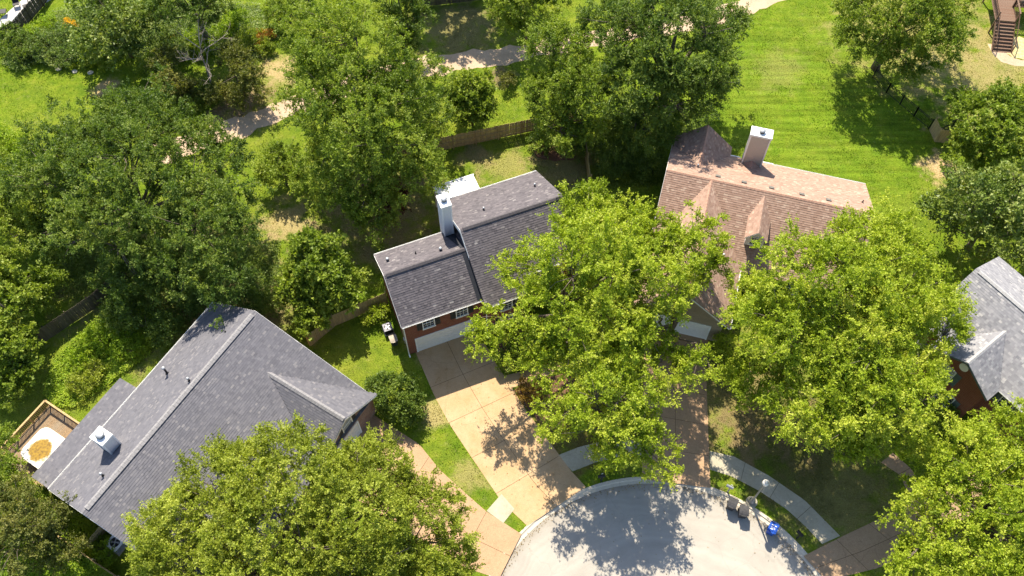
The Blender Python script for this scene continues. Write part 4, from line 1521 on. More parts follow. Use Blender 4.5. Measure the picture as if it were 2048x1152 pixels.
tree_px("shade_tree", "bright green tree beside the turning circle, over the shaded sidewalk", [(1205, 790, 8.5, 110), (1135, 835, 7, 66), (1265, 850, 7, 90), (1180, 735, 8, 80), (1290, 780, 7.5, 70), (1315, 905, 6, 55), (1220, 895, 6, 50)], 'bright', seed=7, trunk_r=0.32, limbs=14, group=G_OAK, leaf=0.165, spacing=1.08, inner=0.25, hollow=0.22)
tree_px("shade_tree", "large bright tree in front of the brown roof, left of the pale roof", [(1645, 565, 12, 135), (1740, 495, 11, 105), (1555, 650, 10, 105), (1690, 690, 10, 130), (1800, 600, 10, 115), (1510, 600, 8, 70), (1520, 755, 6, 85)], 'bright', seed=8, trunk_r=0.45, limbs=20, group=G_OAK, leaf=0.17, spacing=1.0)
tree_px("shade_tree", "bright tree in front of the brick gable with the oval vent", [(1750, 790, 9.5, 115), (1825, 735, 8.5, 80), (1630, 810, 8.5, 95), (1800, 850, 7, 65), (1700, 870, 7, 75), (1893, 640, 8, 62)], 'bright', seed=9, trunk_r=0.35, limbs=16, group=G_OAK, leaf=0.17, spacing=1.0)
tree_px("shade_tree", "olive green tree covering the front of the grey roof at the bottom", [(600, 985, 9, 155), (460, 975, 7.5, 120), (740, 965, 7, 115), (540, 1080, 8.5, 150), (700, 1060, 8.5, 145), (380, 1085, 6.5, 120), (830, 1060, 6.5, 112), (630, 1180, 7, 150), (430, 1180, 6, 130), (850, 1165, 5.5, 115), (335, 1125, 5, 62)], 'olive', seed=10, trunk_r=0.5, limbs=22, group=G_OAK, leaf=0.15, per=168, spacing=0.86, ragged=0.13, hollow=0.14, inner=0.35)
tree_px("shade_tree", "yellow green tree at the lower right corner over the brown driveway", [(1960, 960, 8, 125), (1880, 1030, 6.5, 110), (2040, 880, 7, 90), (2010, 1080, 7, 140), (1850, 1130, 5.5, 90), (1960, 1180, 5.5, 130), (2090, 1000, 7, 130)], 'bright', seed=11, trunk_r=0.45, limbs=18, group=G_OAK, leaf=0.17, spacing=0.98)
tree_px("shade_tree", "drooping tree on the lawn right of the mown strip, casting a round shadow", [(1800, 10, 8, 120), (1730, 70, 6, 75), (1870, 60, 6.5, 80), (1800, 110, 4.5, 70), (1880, -30, 7, 80), (1720, 10, 6, 60)], 'mid', seed=12, trunk_r=0.35, limbs=14, group=G_OAK, droop=0.45)
tree_px("broadleaf_tree", "round leafy tree at the right edge beside the wooden gate", [(1985, 250, 5.5, 80), (1940, 300, 3.5, 55), (2040, 220, 5, 70), (2030, 300, 4.5, 60), (1930, 205, 3, 32)], 'mid', seed=13, trunk_r=0.22, limbs=10, leaf=0.24)
tree_px("magnolia_tree", "glossy dark magnolia at the right edge above the pale roof", [(1950, 400, 5.5, 85), (2030, 390, 6, 85), (1890, 430, 3.5, 50), (1990, 470, 4, 75), (2050, 480, 4, 70)], 'magnolia', seed=14, trunk_r=0.25, limbs=10, leaf=0.27, per=55)
tree_px("small_tree", "small pale leaved tree in front of the wooden fence, above the grey roof", [(635, 520, 4.5, 65), (600, 570, 3, 50), (670, 570, 3.2, 55), (630, 620, 2, 45)], 'mid', seed=15, trunk_r=0.14, limbs=10, leaf=0.26)
tree_px("small_tree", "small round tree behind the wooden fence, below the gravel path", [(940, 175, 4, 42), (925, 220, 2.6, 38), (960, 215, 2.8, 35)], 'mid', seed=16, trunk_r=0.12, limbs=8, leaf=0.26)
tree_px("small_tree", "leafy tree on the left edge beside the dark fence", [(25, 590, 3, 65), (0, 690, 3, 72), (30, 745, 2.2, 45), (-40, 560, 4, 80), (80, 570, 2.5, 45)], 'mid', seed=17, trunk_r=0.2, limbs=10, leaf=0.25)
tree_px("small_tree", "dark tree at the left edge below the bright lawn", [(20, 400, 5, 70), (10, 470, 4, 70), (-30, 340, 5, 60)], 'mid', seed=18, trunk_r=0.2, limbs=8)
tree_px("small_tree", "brownish green tree in the lower left corner beside the wooden fence", [(60, 1050, 5, 85), (20, 1110, 4.5, 80), (110, 1090, 3.5, 60), (0, 1000, 4, 60)], 'cedar', seed=19, trunk_r=0.2, limbs=10)
tree_px("small_tree", "bushy green tree left of the hot tub deck", [(20, 950, 3, 48), (-10, 900, 3, 45)], 'mid', seed=20, trunk_r=0.12, limbs=6)
tree_px("magnolia_tree", "glossy magnolia with pale glints in the garden at the top left", [(220, 50, 5, 70), (280, 30, 4.5, 60), (190, 90, 3, 45), (260, 90, 3, 50), (200, 0, 5, 55)], 'magnolia', seed=21, trunk_r=0.2, limbs=8, leaf=0.27, per=55)
tree_px("dark_tree", "dark tree at the top edge behind the bare tree", [(370, -5, 7, 75), (420, 20, 5, 45), (330, 0, 6, 50), (400, -60, 7, 70)], 'oak', seed=22, trunk_r=0.3, limbs=10)
tree_px("dark_tree", "dark conical tree at the top edge right of the tall yellow green tree", [(810, 30, 6, 50), (800, 75, 3.5, 50), (790, -20, 8, 50)], 'oak', seed=23, trunk_r=0.25, limbs=10)
tree_px("pale_tree", "pale leaved tree at the top edge above the gravel path", [(1010, 15, 5, 42), (1075, 10, 5.5, 55), (1030, 50, 3, 32), (1020, -40, 6, 60), (1110, -40, 6, 60)], 'mid', seed=24, trunk_r=0.2, limbs=10)
tree_px("dark_tree", "leafy tree above the top edge shading the lawn behind the gravel path", [(840, -185, 9, 90), (940, -190, 9, 95), (890, -240, 10, 95), (1010, -170, 8, 60)], 'oak', seed=29, trunk_r=0.3, limbs=8, leaf=0.3, spacing=1.5)
tree_px("cedar_tree", "small cedar left of the bare tree in the back garden", [(350, 160, 2.6, 38), (330, 120, 2.6, 30), (375, 180, 1.6, 30)], 'cedar', seed=25, trunk_r=0.12, limbs=6, leaf=0.18)
tree_px("cedar_tree", "reddish cedar right of the bare tree by the dirt patch", [(480, 150, 3.2, 45), (500, 185, 2, 38), (465, 105, 3.5, 35), (450, 185, 1.6, 35)], 'cedar', seed=26, trunk_r=0.14, limbs=8, leaf=0.18)
tree_px("red_leaf_tree", "dark red leaved small tree in the shade left of the patio cover", [(785, 385, 2.2, 28), (780, 410, 1.5, 24)], 'red', seed=27, trunk_r=0.08, limbs=5)
tree_px("small_tree", "green tree behind the corner of the gravel path and dark lawn", [(575, 15, 3, 32), (545, 20, 2.2, 26)], 'mid', seed=28, trunk_r=0.1, limbs=5)


def shrub(label, spots, leafmat, seed, name="shrub", group=None, **kw):
    kw.setdefault('spacing', 0.5)
    kw.setdefault('per', 42)
    kw.setdefault('leaf', 0.15)
    kw.setdefault('spray', 0.38)
    kw.setdefault('limbs', 6)
    kw.setdefault('trunk_r', 0.05)
    kw.setdefault('low', -0.25)
    return tree_px(name, label, spots, leafmat, seed=seed, cat="shrub", group=group, **kw)


shrub("dark rounded shrub at the right corner of the grey roof", [(790, 790, 1.6, 48, .8), (765, 775, 1.5, 32, .8), (815, 815, 1.2, 34, .8)], 'oak', 40, leaf=0.17, per=60)
shrub("golden brown shrub in the mulch bed beside the tan driveway", [(1057, 783, 0.8, 26, .8)], 'gold', 41)
shrub("low dark shrub in front of the brick house beside the walk", [(1040, 700, 0.8, 34, .7), (1015, 725, .7, 22, .7)], 'mid', 42)
shrub("green shrub at the brick house wall left of the front walk", [(1085, 690, 0.8, 34, .7)], 'mid', 43)
shrub("weedy bush growing between the grey roof and dark fence", [(190, 680, 0.7, 32, .6), (160, 720, .6, 30, .6)], 'weed', 44)
shrub("yellowish weed clump beside the back room roof", [(165, 765, 0.6, 30, .6), (190, 745, .5, 26, .6)], 'olive', 45)
shrub("bright weed clump above the deck railing", [(250, 690, 0.6, 36, .5), (215, 660, .6, 30, .5)], 'weed', 46)
shrub("climbing shrub under the magnolia at the garden edge", [(90, 90, 0.8, 38, .6), (130, 70, .9, 30, .6)], 'flower', 47)
shrub("pale leaved perennial clump along the bright lawn edge", [(150, 105, 0.6, 34, .6), (110, 115, 0.5, 26, .6)], 'flower', 48)
shrub("blue green clump at the left end of the garden border", [(40, 125, 0.5, 20, .6), (60, 110, 0.5, 18, .6)], 'flower', 49)
shrub("dark garden shrub below the patio corner", [(40, 90, 0.9, 40, .6), (20, 70, .8, 30, .6)], 'oak', 50)
shrub("green garden shrub left of the dead branches", [(320, 80, 0.7, 28, .6), (350, 60, .8, 26, .6)], 'flower', 51)
shrub("garden shrub right of the dead branches", [(500, 75, 0.8, 28, .7), (530, 95, .6, 20, .7)], 'mid', 52)
shrub("yellow flowering clump in the garden border under the magnolia", [(140, 48, 0.6, 12, .6)], 'yellow', 53)
shrub("yellow flower spot at the edge of the bright lawn", [(95, 106, 0.4, 7, .6)], 'yellow', 54)
shrub("orange and yellow flowers in the garden beside the tall tree", [(528, 72, 0.9, 14, .6), (545, 66, .8, 10, .6)], 'orange', 55)
shrub("yellow lilies beside the orange flowers", [(520, 90, 0.6, 9, .6)], 'yellow', 56)
shrub("leafy shrub against the tan brick garage of the brown roofed house", [(1455, 700, 1.0, 34, .7), (1470, 740, .9, 28, .7)], 'bright', 57)
shrub("green shrub at the brick wall below the oval vent", [(1880, 830, 1.0, 34, .7)], 'mid', 58)
shrub("dark shrub beside the back fence under the upright tree", [(1085, 285, 1.0, 30, .7)], 'oak', 59)
shrub("dark shrub in the shaded corner of the back fence", [(1150, 290, 1.2, 34, .7)], 'oak', 60)
shrub("leaning leafy shrub beside the air conditioner of the brick house", [(752, 628, 0.8, 20, .6), (735, 640, .6, 14, .5)], 'bright', 61)
shrub("low weeds beside the white air conditioner at the lower left", [(205, 1110, 0.7, 24, .6), (190, 1085, .5, 18, .6)], 'weed', 62)
shrub("hedge growth along the side of the grey roofed house", [(60, 1000, 1.2, 40, .6), (100, 1020, 1.0, 34, .6)], 'mid', 63)
shrub("green bush on the left edge between deck and dark fence", [(20, 780, 1.4, 40, .7)], 'mid', 64)
shrub("leafy bush in the gap behind the tall yellow green tree", [(860, 255, 1.6, 34, .8)], 'mid', 65)
shrub("brown twiggy bush right of the small round tree", [(1015, 160, 0.9, 18, .7)], 'cedar', 66)
shrub("shaded bush beside the tree at the bright lawn", [(1235, 320, 1.3, 40, .7), (1290, 330, 1.2, 36, .7)], 'oak', 67)
shrub("shaded bush behind the brown roof left gable", [(1340, 240, 1.5, 40, .7), (1240, 260, 1.5, 40, .7)], 'oak', 68)
shrub("green bush at the foot of the broad oak near the dirt patch", [(250, 215, 1.2, 36, .7)], 'mid', 69)
shrub("dense bush under the broad oak by the dark fence", [(250, 620, 1.6, 48, .7), (330, 660, 1.4, 40, .7)], 'oak', 70)
shrub("dense bush behind the ridge end of the grey roof", [(400, 590, 1.6, 48, .7), (500, 600, 1.4, 40, .7)], 'oak', 71)


shrub("pale green shrub between the magnolia and the bare tree", [(395, 75, 0.9, 26, .7), (410, 95, .7, 20, .7)], 'weed', 72)
shrub("tall grassy clump behind the bare tree at the top edge", [(470, 40, 1.0, 26, .8), (450, 60, .8, 20, .7)], 'weed', 73)
shrub("grey green shrub in the middle of the garden under the dark tree", [(360, 95, 0.8, 24, .7)], 'flower', 74)
shrub("dark bushy shrub at the lower edge of the garden near the bright lawn", [(300, 135, 0.9, 30, .7), (330, 150, .8, 24, .7)], 'mid', 75)
shrub("tangled shrub left of the dirt patch", [(400, 185, 1.0, 34, .7), (380, 205, .9, 26, .7)], 'oak', 76)
shrub("rounded shrub at the top edge between the dark fence and flowers", [(555, 45, 0.9, 24, .7)], 'mid', 77)
shrub("bushy shrub below the patio fence beside the lawn border", [(75, 65, 0.8, 24, .7), (95, 50, .8, 22, .7)], 'weed', 78)
shrub("leafy shrub under the magnolia facing the bright lawn", [(215, 115, 0.7, 26, .7), (180, 118, .6, 22, .7)], 'mid', 79)
shrub("large shrub on the left edge at the end of the bright lawn", [(10, 290, 1.4, 42, .8), (40, 320, 1.2, 34, .8)], 'weed', 80)
shrub("yellow flowering patch left of the bare tree", [(345, 75, 0.6, 9, .6)], 'yellow', 81)
tree_px("small_tree", "small pale tree between the broad oak and the tall yellow green tree", [(560, 315, 3.2, 46), (540, 345, 2, 32), (590, 345, 2.2, 32)], 'mid', seed=30, trunk_r=0.12, limbs=8)


# the bare tree in the back garden
def bare_tree(label, base_px, height, seed):
    rng = random.Random(seed)
    b = P(*base_px)
    root = thing("bare_tree", b, label, "tree")
    t, br = MB(), MB()

    def grow(p, d, ln, r, depth):
        pts, rs = [p], [r]
        for i in range(4):
            d = (d + Vector((rng.gauss(0, .12), rng.gauss(0, .12), 0.04))).normalized()
            p = p + d * ln / 4
            pts.append(p)
            rs.append(r * (1 - 0.2 * (i + 1)))
        (t if depth == 0 else br).tube(pts, rs, 6 if depth < 2 else 4)
        if depth < 3:
            for k in range(9 if depth == 0 else 4):
                s = rng.uniform(0.3, 1)
                i = min(int(s * 4), 3)
                q = pts[i].lerp(pts[i + 1], s * 4 - i)
                side = Vector((rng.gauss(0, 1), rng.gauss(0, 1), rng.uniform(-.1, .5))).normalized()
                grow(q, (side + d * 0.4).normalized(), ln * rng.uniform(0.35, 0.55), r * 0.42, depth + 1)
    grow(b - Vector((0, 0, 0.1)), Vector((0.05, 0.02, 1)).normalized(), height, 0.13, 0)
    t.build("trunk", M['bark_pale'], root, True)
    br.build("limbs", M['bark_pale'], root, True)


bare_tree("leafless grey tree beside the dirt patch in the back garden", (428, 190), 6.0, 3)

# ------------------------------------------------------------------ fences
def fence(label, pts, h=1.8, mat='wood_fence', name="wooden_fence", pick=0.14, gap=0.006, thick=0.02, post_every=2.4, dog=True, rail_side=1):
    w = [p if isinstance(p, Vector) else P(*p) for p in pts]
    root = thing(name, w[0], label, "fence")
    meshes = {}
    for a, b in zip(w, w[1:]):
        d = b - a
        ln = d.length
        d.normalize()
        s = Vector((-d.y, d.x, 0)) * rail_side
        n = max(1, int(ln / (pick + gap)))
        ang = math.atan2(d.y, d.x)
        key = round(h, 2)
        if key not in meshes:
            m = MB()
            wd = pick / 2
            o = [(-wd, 0.04), (wd, 0.04), (wd, h - 0.05), (wd - 0.035, h), (-wd + 0.035, h), (-wd, h - 0.05)] if dog else [(-wd, 0.04), (wd, 0.04), (wd, h), (-wd, h)]
            k = len(o)
            m.mesh([(x, -thick / 2, z) for x, z in o] + [(x, thick / 2, z) for x, z in o], [tuple(range(k)), tuple(reversed(range(k, 2 * k)))] + [((i + 1) % k, i, k + i, k + (i + 1) % k) for i in range(k)])
            first = m.build("picket", M[mat])
            meshes[key] = first.data
            bpy.data.objects.remove(first)
        for i in range(n):
            c = a + d * (ln * (i + .5) / n)
            o = bpy.data.objects.new("picket", meshes[key])
            COL.objects.link(o)
            o.parent = root
            o.location = c - root.location + s * random.uniform(-.004, .004) + Vector((0, 0, random.uniform(-.02, .02)))
            o.rotation_euler = (random.uniform(-.012, .012), random.uniform(-.01, .01), ang)
        for z in (0.35, h * 0.52, h - 0.3):
            m = MB()
            m.beam(a + s * 0.045 + Vector((0, 0, z)), b + s * 0.045 + Vector((0, 0, z)), 0.045, 0.09)
            m.build("rail", M[mat], root)
        np_ = max(1, int(round(ln / post_every)))
        for i in range(np_ + 1):
            c = a + d * (ln * i / np_) + s * 0.115
            m = MB()
            m.beam(c - Vector((0, 0, .1)), c + Vector((0, 0, h + .02)), 0.09, 0.09)
            m.build("post", M[mat], root)
    return root


fence("weathered picket fence across the back of the brick house lawn", [(720, 335), (907, 296), (1041, 268), (1160, 243)], rail_side=-1)
fence("wooden fence seen nearly edge on right of the brick house lawn", [(1160, 245), (1172, 330), (1183, 421)], rail_side=1)
fence("wooden fence between the grey roof and the brick house", [(622, 693), (671, 652), (776, 607)], rail_side=1)
fence("dark weathered fence along the left garden under the trees", [(60, 705), (104, 675), (190, 618), (260, 560)], mat='wood_dark', rail_side=1)
fence("wooden fence in the lower left corner", [(120, 1075), (150, 1098), (250, 1165)], h=1.5, rail_side=1)
fence("short brown fence panel between the grey roof and lower left fence", [(186, 1098), (222, 1052)], h=1.4, rail_side=-1)
fence("small wooden gate panels at the end of the black iron fence", [(1858, 260), (1869, 284), (1903, 288)], h=1.7, rail_side=1)
fence("dark fence around the patio in the top left corner", [(-10, 100), (40, 68), (88, 12), (110, -20)], h=1.7, mat='wood_dark', rail_side=-1)
fence("short dark fence beside the tall yellow green tree at the top", [(575, 65), (606, 25), (625, -10)], h=1.6, mat='wood_dark', rail_side=1)
fence("dark board fence in the shade at the top behind the gravel path", [(830, 15), (900, 8), (965, 0)], h=1.6, mat='wood_dark', rail_side=1)


def iron_fence(label, pts, h=1.25):
    w = [P(*p) for p in pts]
    root = thing("iron_fence", w[0], label, "fence")
    for a, b in zip(w, w[1:]):
        d = b - a
        ln = d.length
        d.normalize()
        for z in (0.12, h - 0.18, h - 0.03):
            m = MB()
            m.beam(a + Vector((0, 0, z)), b + Vector((0, 0, z)), 0.03, 0.04)
            m.build("rail", M['black'], root)
        n = int(ln / 0.13)
        for i in range(n):
            c = a + d * (ln * (i + .5) / n)
            m = MB()
            m.beam(c + Vector((0, 0, 0.05)), c + Vector((0, 0, h)), 0.018, 0.018)
            m.build("bar", M['black'], root)
        k = max(1, int(round(ln / 2.0)))
        for i in range(k + 1):
            c = a + d * (ln * i / k)
            m = MB()
            m.beam(c - Vector((0, 0, .1)), c + Vector((0, 0, h + .12)), 0.07, 0.07)
            m.build("post", M['black'], root)


iron_fence("black iron bar fence in the shade of the drooping tree", [(1745, 155), (1772, 186), (1827, 233), (1857, 258)])
iron_fence("short black iron fence behind the wooden gate panels", [(1872, 275), (1903, 255), (1918, 248)])

# ------------------------------------------------------------------ deck with hot tub
f = H3
dk = thing("wooden_deck", f.w(2, 4.0), "weathered low wooden deck with railing beside the back room", "deck")
d_u0, d_u1, d_v0, d_v1 = -0.2, 4.9, 1.85, 6.4
n = 34
for i in range(n):
    b = MB()
    v0 = d_v0 + (d_v1 - d_v0) * i / n
    v1 = d_v0 + (d_v1 - d_v0) * (i + 1) / n - 0.008
    b.box(f, d_u0, d_u1, v0, v1, 0.28, 0.32)
    b.build("plank", M['wood_deck'], dk)
b = MB()
b.box(f, d_u0 - .04, d_u1 + .04, d_v0, d_v0 + .05, 0.05, 0.27)
b.box(f, d_u0 - .04, d_u1 + .04, d_v1 - .05, d_v1, 0.05, 0.27)
b.box(f, d_u0 - .04, d_u0, d_v0 + .06, d_v1 - .06, 0.05, 0.27)
b.box(f, d_u1, d_u1 + .04, d_v0 + .06, d_v1 - .06, 0.05, 0.27)
b.build("skirt", M['wood_deck'], dk)
NOGRASS.append([tuple(f.w(u, v)[:2]) for u, v in ((d_u0, d_v0), (d_u1, d_v0), (d_u1, d_v1), (d_u0, d_v1))])


def railing(root, a, b, z0, h, mat, bal=0.13, post=1.6):
    d = b - a
    ln = d.length
    d.normalize()
    for z, w, t in ((z0 + h, 0.14, 0.04), (z0 + h - .1, 0.04, .09), (z0 + .1, 0.04, 0.09)):
        m = MB()
        m.beam(a + Vector((0, 0, z)), b + Vector((0, 0, z)), w, t)
        m.build("rail", M[mat], root)
    n = int(ln / bal)
    for i in range(n):
        c = a + d * (ln * (i + .5) / n)
        m = MB()
        m.beam(c + Vector((0, 0, z0 + .1)), c + Vector((0, 0, z0 + h - .06)), 0.04, 0.04)
        m.build("baluster", M[mat], root)
    k = max(1, int(round(ln / post)))
    for i in range(k + 1):
        c = a + d * (ln * i / k)
        m = MB()
        m.beam(c + Vector((0, 0, z0 - .25)), c + Vector((0, 0, z0 + h - .021)), 0.09, 0.09)
        m.build("post", M[mat], root)


railing(dk, f.w(d_u1 - .06, d_v0 + .1), f.w(d_u1 - .06, d_v1 - .06), 0.32, 0.95, 'wood_rail')
railing(dk, f.w(d_u1 - .06, d_v1 - .06), f.w(d_u0 + .06, d_v1 - .06), 0.32, 0.95, 'wood_rail')
railing(dk, f.w(d_u0 + .06, d_v0 + .1), f.w(d_u0 + .06, d_v1 - .06), 0.32, 0.5, 'wood_rail')


def rounded(fr, u0, u1, v0, v1, r, n=6):
    pts = []
    for cu, cv, a0 in ((u1 - r, v1 - r, 0), (u0 + r, v1 - r, 90), (u0 + r, v0 + r, 180), (u1 - r, v0 + r, 270)):
        for i in range(n + 1):
            a = math.radians(a0 + 90 * i / n)
            pts.append(fr.w(cu + r * math.cos(a), cv + r * math.sin(a)))
    return pts


def cover_mat():
    t = NT("hot tub cover")
    p = t.pos()
    c = P(80, 900, 1.2)
    d = t.n("VectorMath", operation='DISTANCE')
    t.l(p, d.inputs[0])
    d.inputs[1].default_value = (c.x, c.y, 1.2)
    nz = t.noise(2.2, p, 5.0, 0.7)
    fac = t.math('ADD', d.outputs["Value"], t.math('MULTIPLY', t.math('SUBTRACT', nz, 0.5), 0.9))
    mr = t.n("MapRange")
    mr.interpolation_type = 'SMOOTHSTEP'
    t.l(fac, mr.inputs[0])
    mr.inputs[1].default_value = 1.05
    mr.inputs[2].default_value = 0.75
    leaf = t.ramp(t.noise(6.0, p, 4.0, 0.7), [(0.3, (0.1, 0.05, 0.003)), (0.6, (0.27, 0.16, 0.006)), (0.8, (0.38, 0.25, 0.015))])
    col = t.mix(mr.outputs[0], (0.74, 0.69, 0.6), leaf)
    return t.pbr(col, 0.55, None, 0.3)


ht = thing("hot_tub", f.w(2.1, 3.4), "hot tub under a cream cover with a brown leaf stain", "hot tub")
b = MB()
b.prism(rounded(f, 0.8, 3.35, 2.2, 4.9, 0.55), 0.32, 1.1)
b.build("cabinet", M['wood_deck'], ht)
b = MB()
b.prism(rounded(f, 0.72, 3.43, 2.12, 4.98, 0.6), 1.102, 1.2)
b.build("cover", cover_mat(), ht)

# ------------------------------------------------------------------ air conditioners, bins, lamp, mailboxes
def air_conditioner(label, p, rot, s=0.85, h=0.8, body='galv', top='white'):
    root = thing("air_conditioner", p, label, "air conditioner", None, 0)
    fr = Frame((p.x, p.y), rot)
    b = MB()
    b.box(fr, -s * .6, s * .6, -s * .6, s * .6, -.02, 0.08)
    b.build("pad", M['sidewalk'], root)
    b = MB()
    b.box(fr, -s / 2, s / 2, -s / 2, s / 2, 0.08, h)
    nb = 14
    for i in range(nb):
        z = 0.12 + (h - .2) * i / nb
        b.box(fr, -s / 2 - .012, s / 2 + .012, -s / 2 - .012, s / 2 + .012, z, z + .02)
    b.build("body", M[body], root)
    # top plate: four corner pieces round the fan opening
    ring, out = [], []
    k = 24
    t = MB()
    inner, outer = [], []
    for i in range(k):
        a = 2 * math.pi * i / k
        c_, s_ = math.cos(a), math.sin(a)
        m = max(abs(c_), abs(s_))
        inner.append(fr.w(c_ * s * .38, s_ * s * .38, h + .03))
        outer.append(fr.w(c_ / m * s * .53, s_ / m * s * .53, h + .03))
    for i in range(k):
        j = (i + 1) % k
        t.poly([inner[i], outer[i], outer[j], inner[j]])
        t.poly([outer[i], outer[i] - Vector((0, 0, .06)), outer[j] - Vector((0, 0, .06)), outer[j]])
        t.poly([inner[j], inner[j] - Vector((0, 0, .025)), inner[i] - Vector((0, 0, .025)), inner[i]])
    t.build("top_plate", M[top], root)
    d = MB()
    d.prism([fr.w(math.cos(2 * math.pi * i / 24) * s * .39, math.sin(2 * math.pi * i / 24) * s * .39) for i in range(24)], h - .002, h + .004)
    d.build("fan_well", M['black'], root)
    for i in range(4):
        a = i * math.pi / 2 + .4
        bl = MB()
        q = lambda r, da, z: fr.w(math.cos(a + da) * r, math.sin(a + da) * r, h + z)
        bl.slab([q(.05, 0, .012), q(s * .33, -.3, .01), q(s * .33, .3, .02), q(.05, .6, .016)], 0.004)
        bl.build("fan_blade", M['grey_metal'], root)
    hb = MB()
    hb.lathe(fr.w(0, 0, h), [(.09, 0.0), (.09, .035), (.05, .045)], 14)
    hb.build("fan_hub", M['grey_metal'], root)
    return root


air_conditioner("white topped air conditioner with fan beside the lower left fence", P(238, 1090), 58, 0.95, 0.75)
air_conditioner("bright topped air conditioner at the left wall of the brick house", H1.w(-0.72, 2.9), 21.6, 0.66, 0.7, 'bin_grey', 'ac_top')


def bin_cart(label, p, rot, mat, group, lid=None, w=0.62, dp=0.72, h=1.0, name="wheeled_bin", print_=None):
    root = thing(name, p, label, "bin", group)
    fr = Frame((p.x, p.y), rot)
    z0 = p.z
    b = MB()
    lo, hi = 0.8, 1.0
    bot = [(-w / 2 * lo, -dp / 2 * lo), (w / 2 * lo, -dp / 2 * lo), (w / 2 * lo, dp / 2 * lo), (-w / 2 * lo, dp / 2 * lo)]
    top = [(-w / 2, -dp / 2), (w / 2, -dp / 2), (w / 2, dp / 2), (-w / 2, dp / 2)]
    b.mesh([fr.w(u, v, z0 + .06) for u, v in bot] + [fr.w(u, v, z0 + h) for u, v in top], [(3, 2, 1, 0), (4, 5, 6, 7)] + [(i, (i + 1) % 4, 4 + (i + 1) % 4, 4 + i) for i in range(4)])
    b.box(fr, -w / 2 - .025, w / 2 + .025, -dp / 2 - .025, dp / 2 + .025, z0 + h - .06, z0 + h - .01)
    b.build("body", M[mat], root)
    l = MB()
    m = 5
    for i in range(m):                                 # slightly domed lid
        v0, v1 = -dp / 2 - .04 + (dp + .08) * i / m, -dp / 2 - .04 + (dp + .08) * (i + 1) / m
        zz = lambda v: z0 + h + .015 + .06 * (1 - (2 * v / (dp + .08)) ** 2)
        l.slab([fr.w(-w / 2 - .04, v0, zz(v0)), fr.w(w / 2 + .04, v0, zz(v0)), fr.w(w / 2 + .04, v1, zz(v1)), fr.w(-w / 2 - .04, v1, zz(v1))], 0.03)
    l.box(fr, -w * .3, w * .3, -dp / 2 - .09, -dp / 2 - .03, z0 + h - .01, z0 + h + .03)
    l.build("lid", M[lid or mat], root)
    hd = MB()
    hd.tube([fr.w(-w * .42, dp / 2 + .1, z0 + h - .03), fr.w(w * .42, dp / 2 + .1, z0 + h - .03)], [.018, .018], 8)
    for s in (-1, 1):
        hd.beam(fr.w(s * w * .4, dp / 2, z0 + h - .03), fr.w(s * w * .4, dp / 2 + .1, z0 + h - .03), .03, .03)
    hd.build("handle", M[mat], root)
    for s in (-1, 1):
        wh = MB()
        c = fr.w(s * w * .42, dp / 2 * .85, z0 + .13)
        wh.tube([c - fr.u * .03, c + fr.u * .03], [.13, .13], 14)
        wh.build("wheel", M['black'], root)
    if print_:
        pr = MB()
        for (u0, u1, v0, v1) in print_:
            c4 = []
            for u, v in ((u0, v0), (u1, v0), (u1, v1), (u0, v1)):
                c4.append(fr.w(u, v, z0 + h + .019 + .06 * (1 - (2 * v / (dp + .08)) ** 2)))
            pr.poly(c4)
        pr.build("lid_print", M['white'], root)
    return root


GB = "grey wheeled bins by the lamp post"
q1, q2, q3 = P(1466, 1005, 0.95), P(1488.6, 1021, 0.95), P(1547, 1055, 0.95)
for q in (q1, q2, q3):
    q.z = STREET_Z + 0.02
bin_cart("grey wheeled bin further from the blue bin, next to the lamp post", q1, -28, 'bin_grey', GB, w=.6, dp=.68)
bin_cart("grey wheeled bin nearer to the blue bin, next to the lamp post", q2, -10, 'bin_grey', GB, w=.6, dp=.68)
bin_cart("blue recycling bin with white print on its lid at the kerb", q3, -33, 'bin_blue', None, print_=[(-.18, -.04, .1, .16), (.04, .17, .12, .17), (-.17, .12, -.04, -.015), (-.12, .17, -.12, -.095), (-.17, .02, -.2, -.165)], w=.58, dp=.68)
bin_cart("dark bin with pale lid beside the wall of the brick house", H1.w(-0.62, 1.65), 21.6, 'bin_grey', None, lid='lid_beige', w=.52, dp=.58, h=.9)

# lamp post
lp = P(1503, 1004)
root = thing("lamp_post", lp, "grey lamp post with round glass lantern beside the bins", "street lamp")
b = MB()
b.lathe(lp, [(.42, -0.05), (.42, .05), (.36, .07)], 20)
b.build("footing", M['sidewalk'], root)
b = MB()
b.lathe(lp, [(.24, .07), (.24, .3), (.17, .36), (.14, .7), (.1, .78), (.075, .85), (.06, 3.9), (.09, 3.92), (.09, 4.0)], 14)
b.build("pole", M['grey_metal'], root, True)
b = MB()
b.lathe(lp, [(.1, 4.0), (.2, 4.12), (.24, 4.3), (.22, 4.5), (.14, 4.6)], 18)
b.build("lantern_globe", M['glass_lamp'], root, True)
b = MB()
b.lathe(lp, [(.15, 4.6), (.16, 4.63), (.08, 4.72), (.03, 4.76), (.02, 4.85)], 14)
b.build("lantern_cap", M['galv'], root, True)


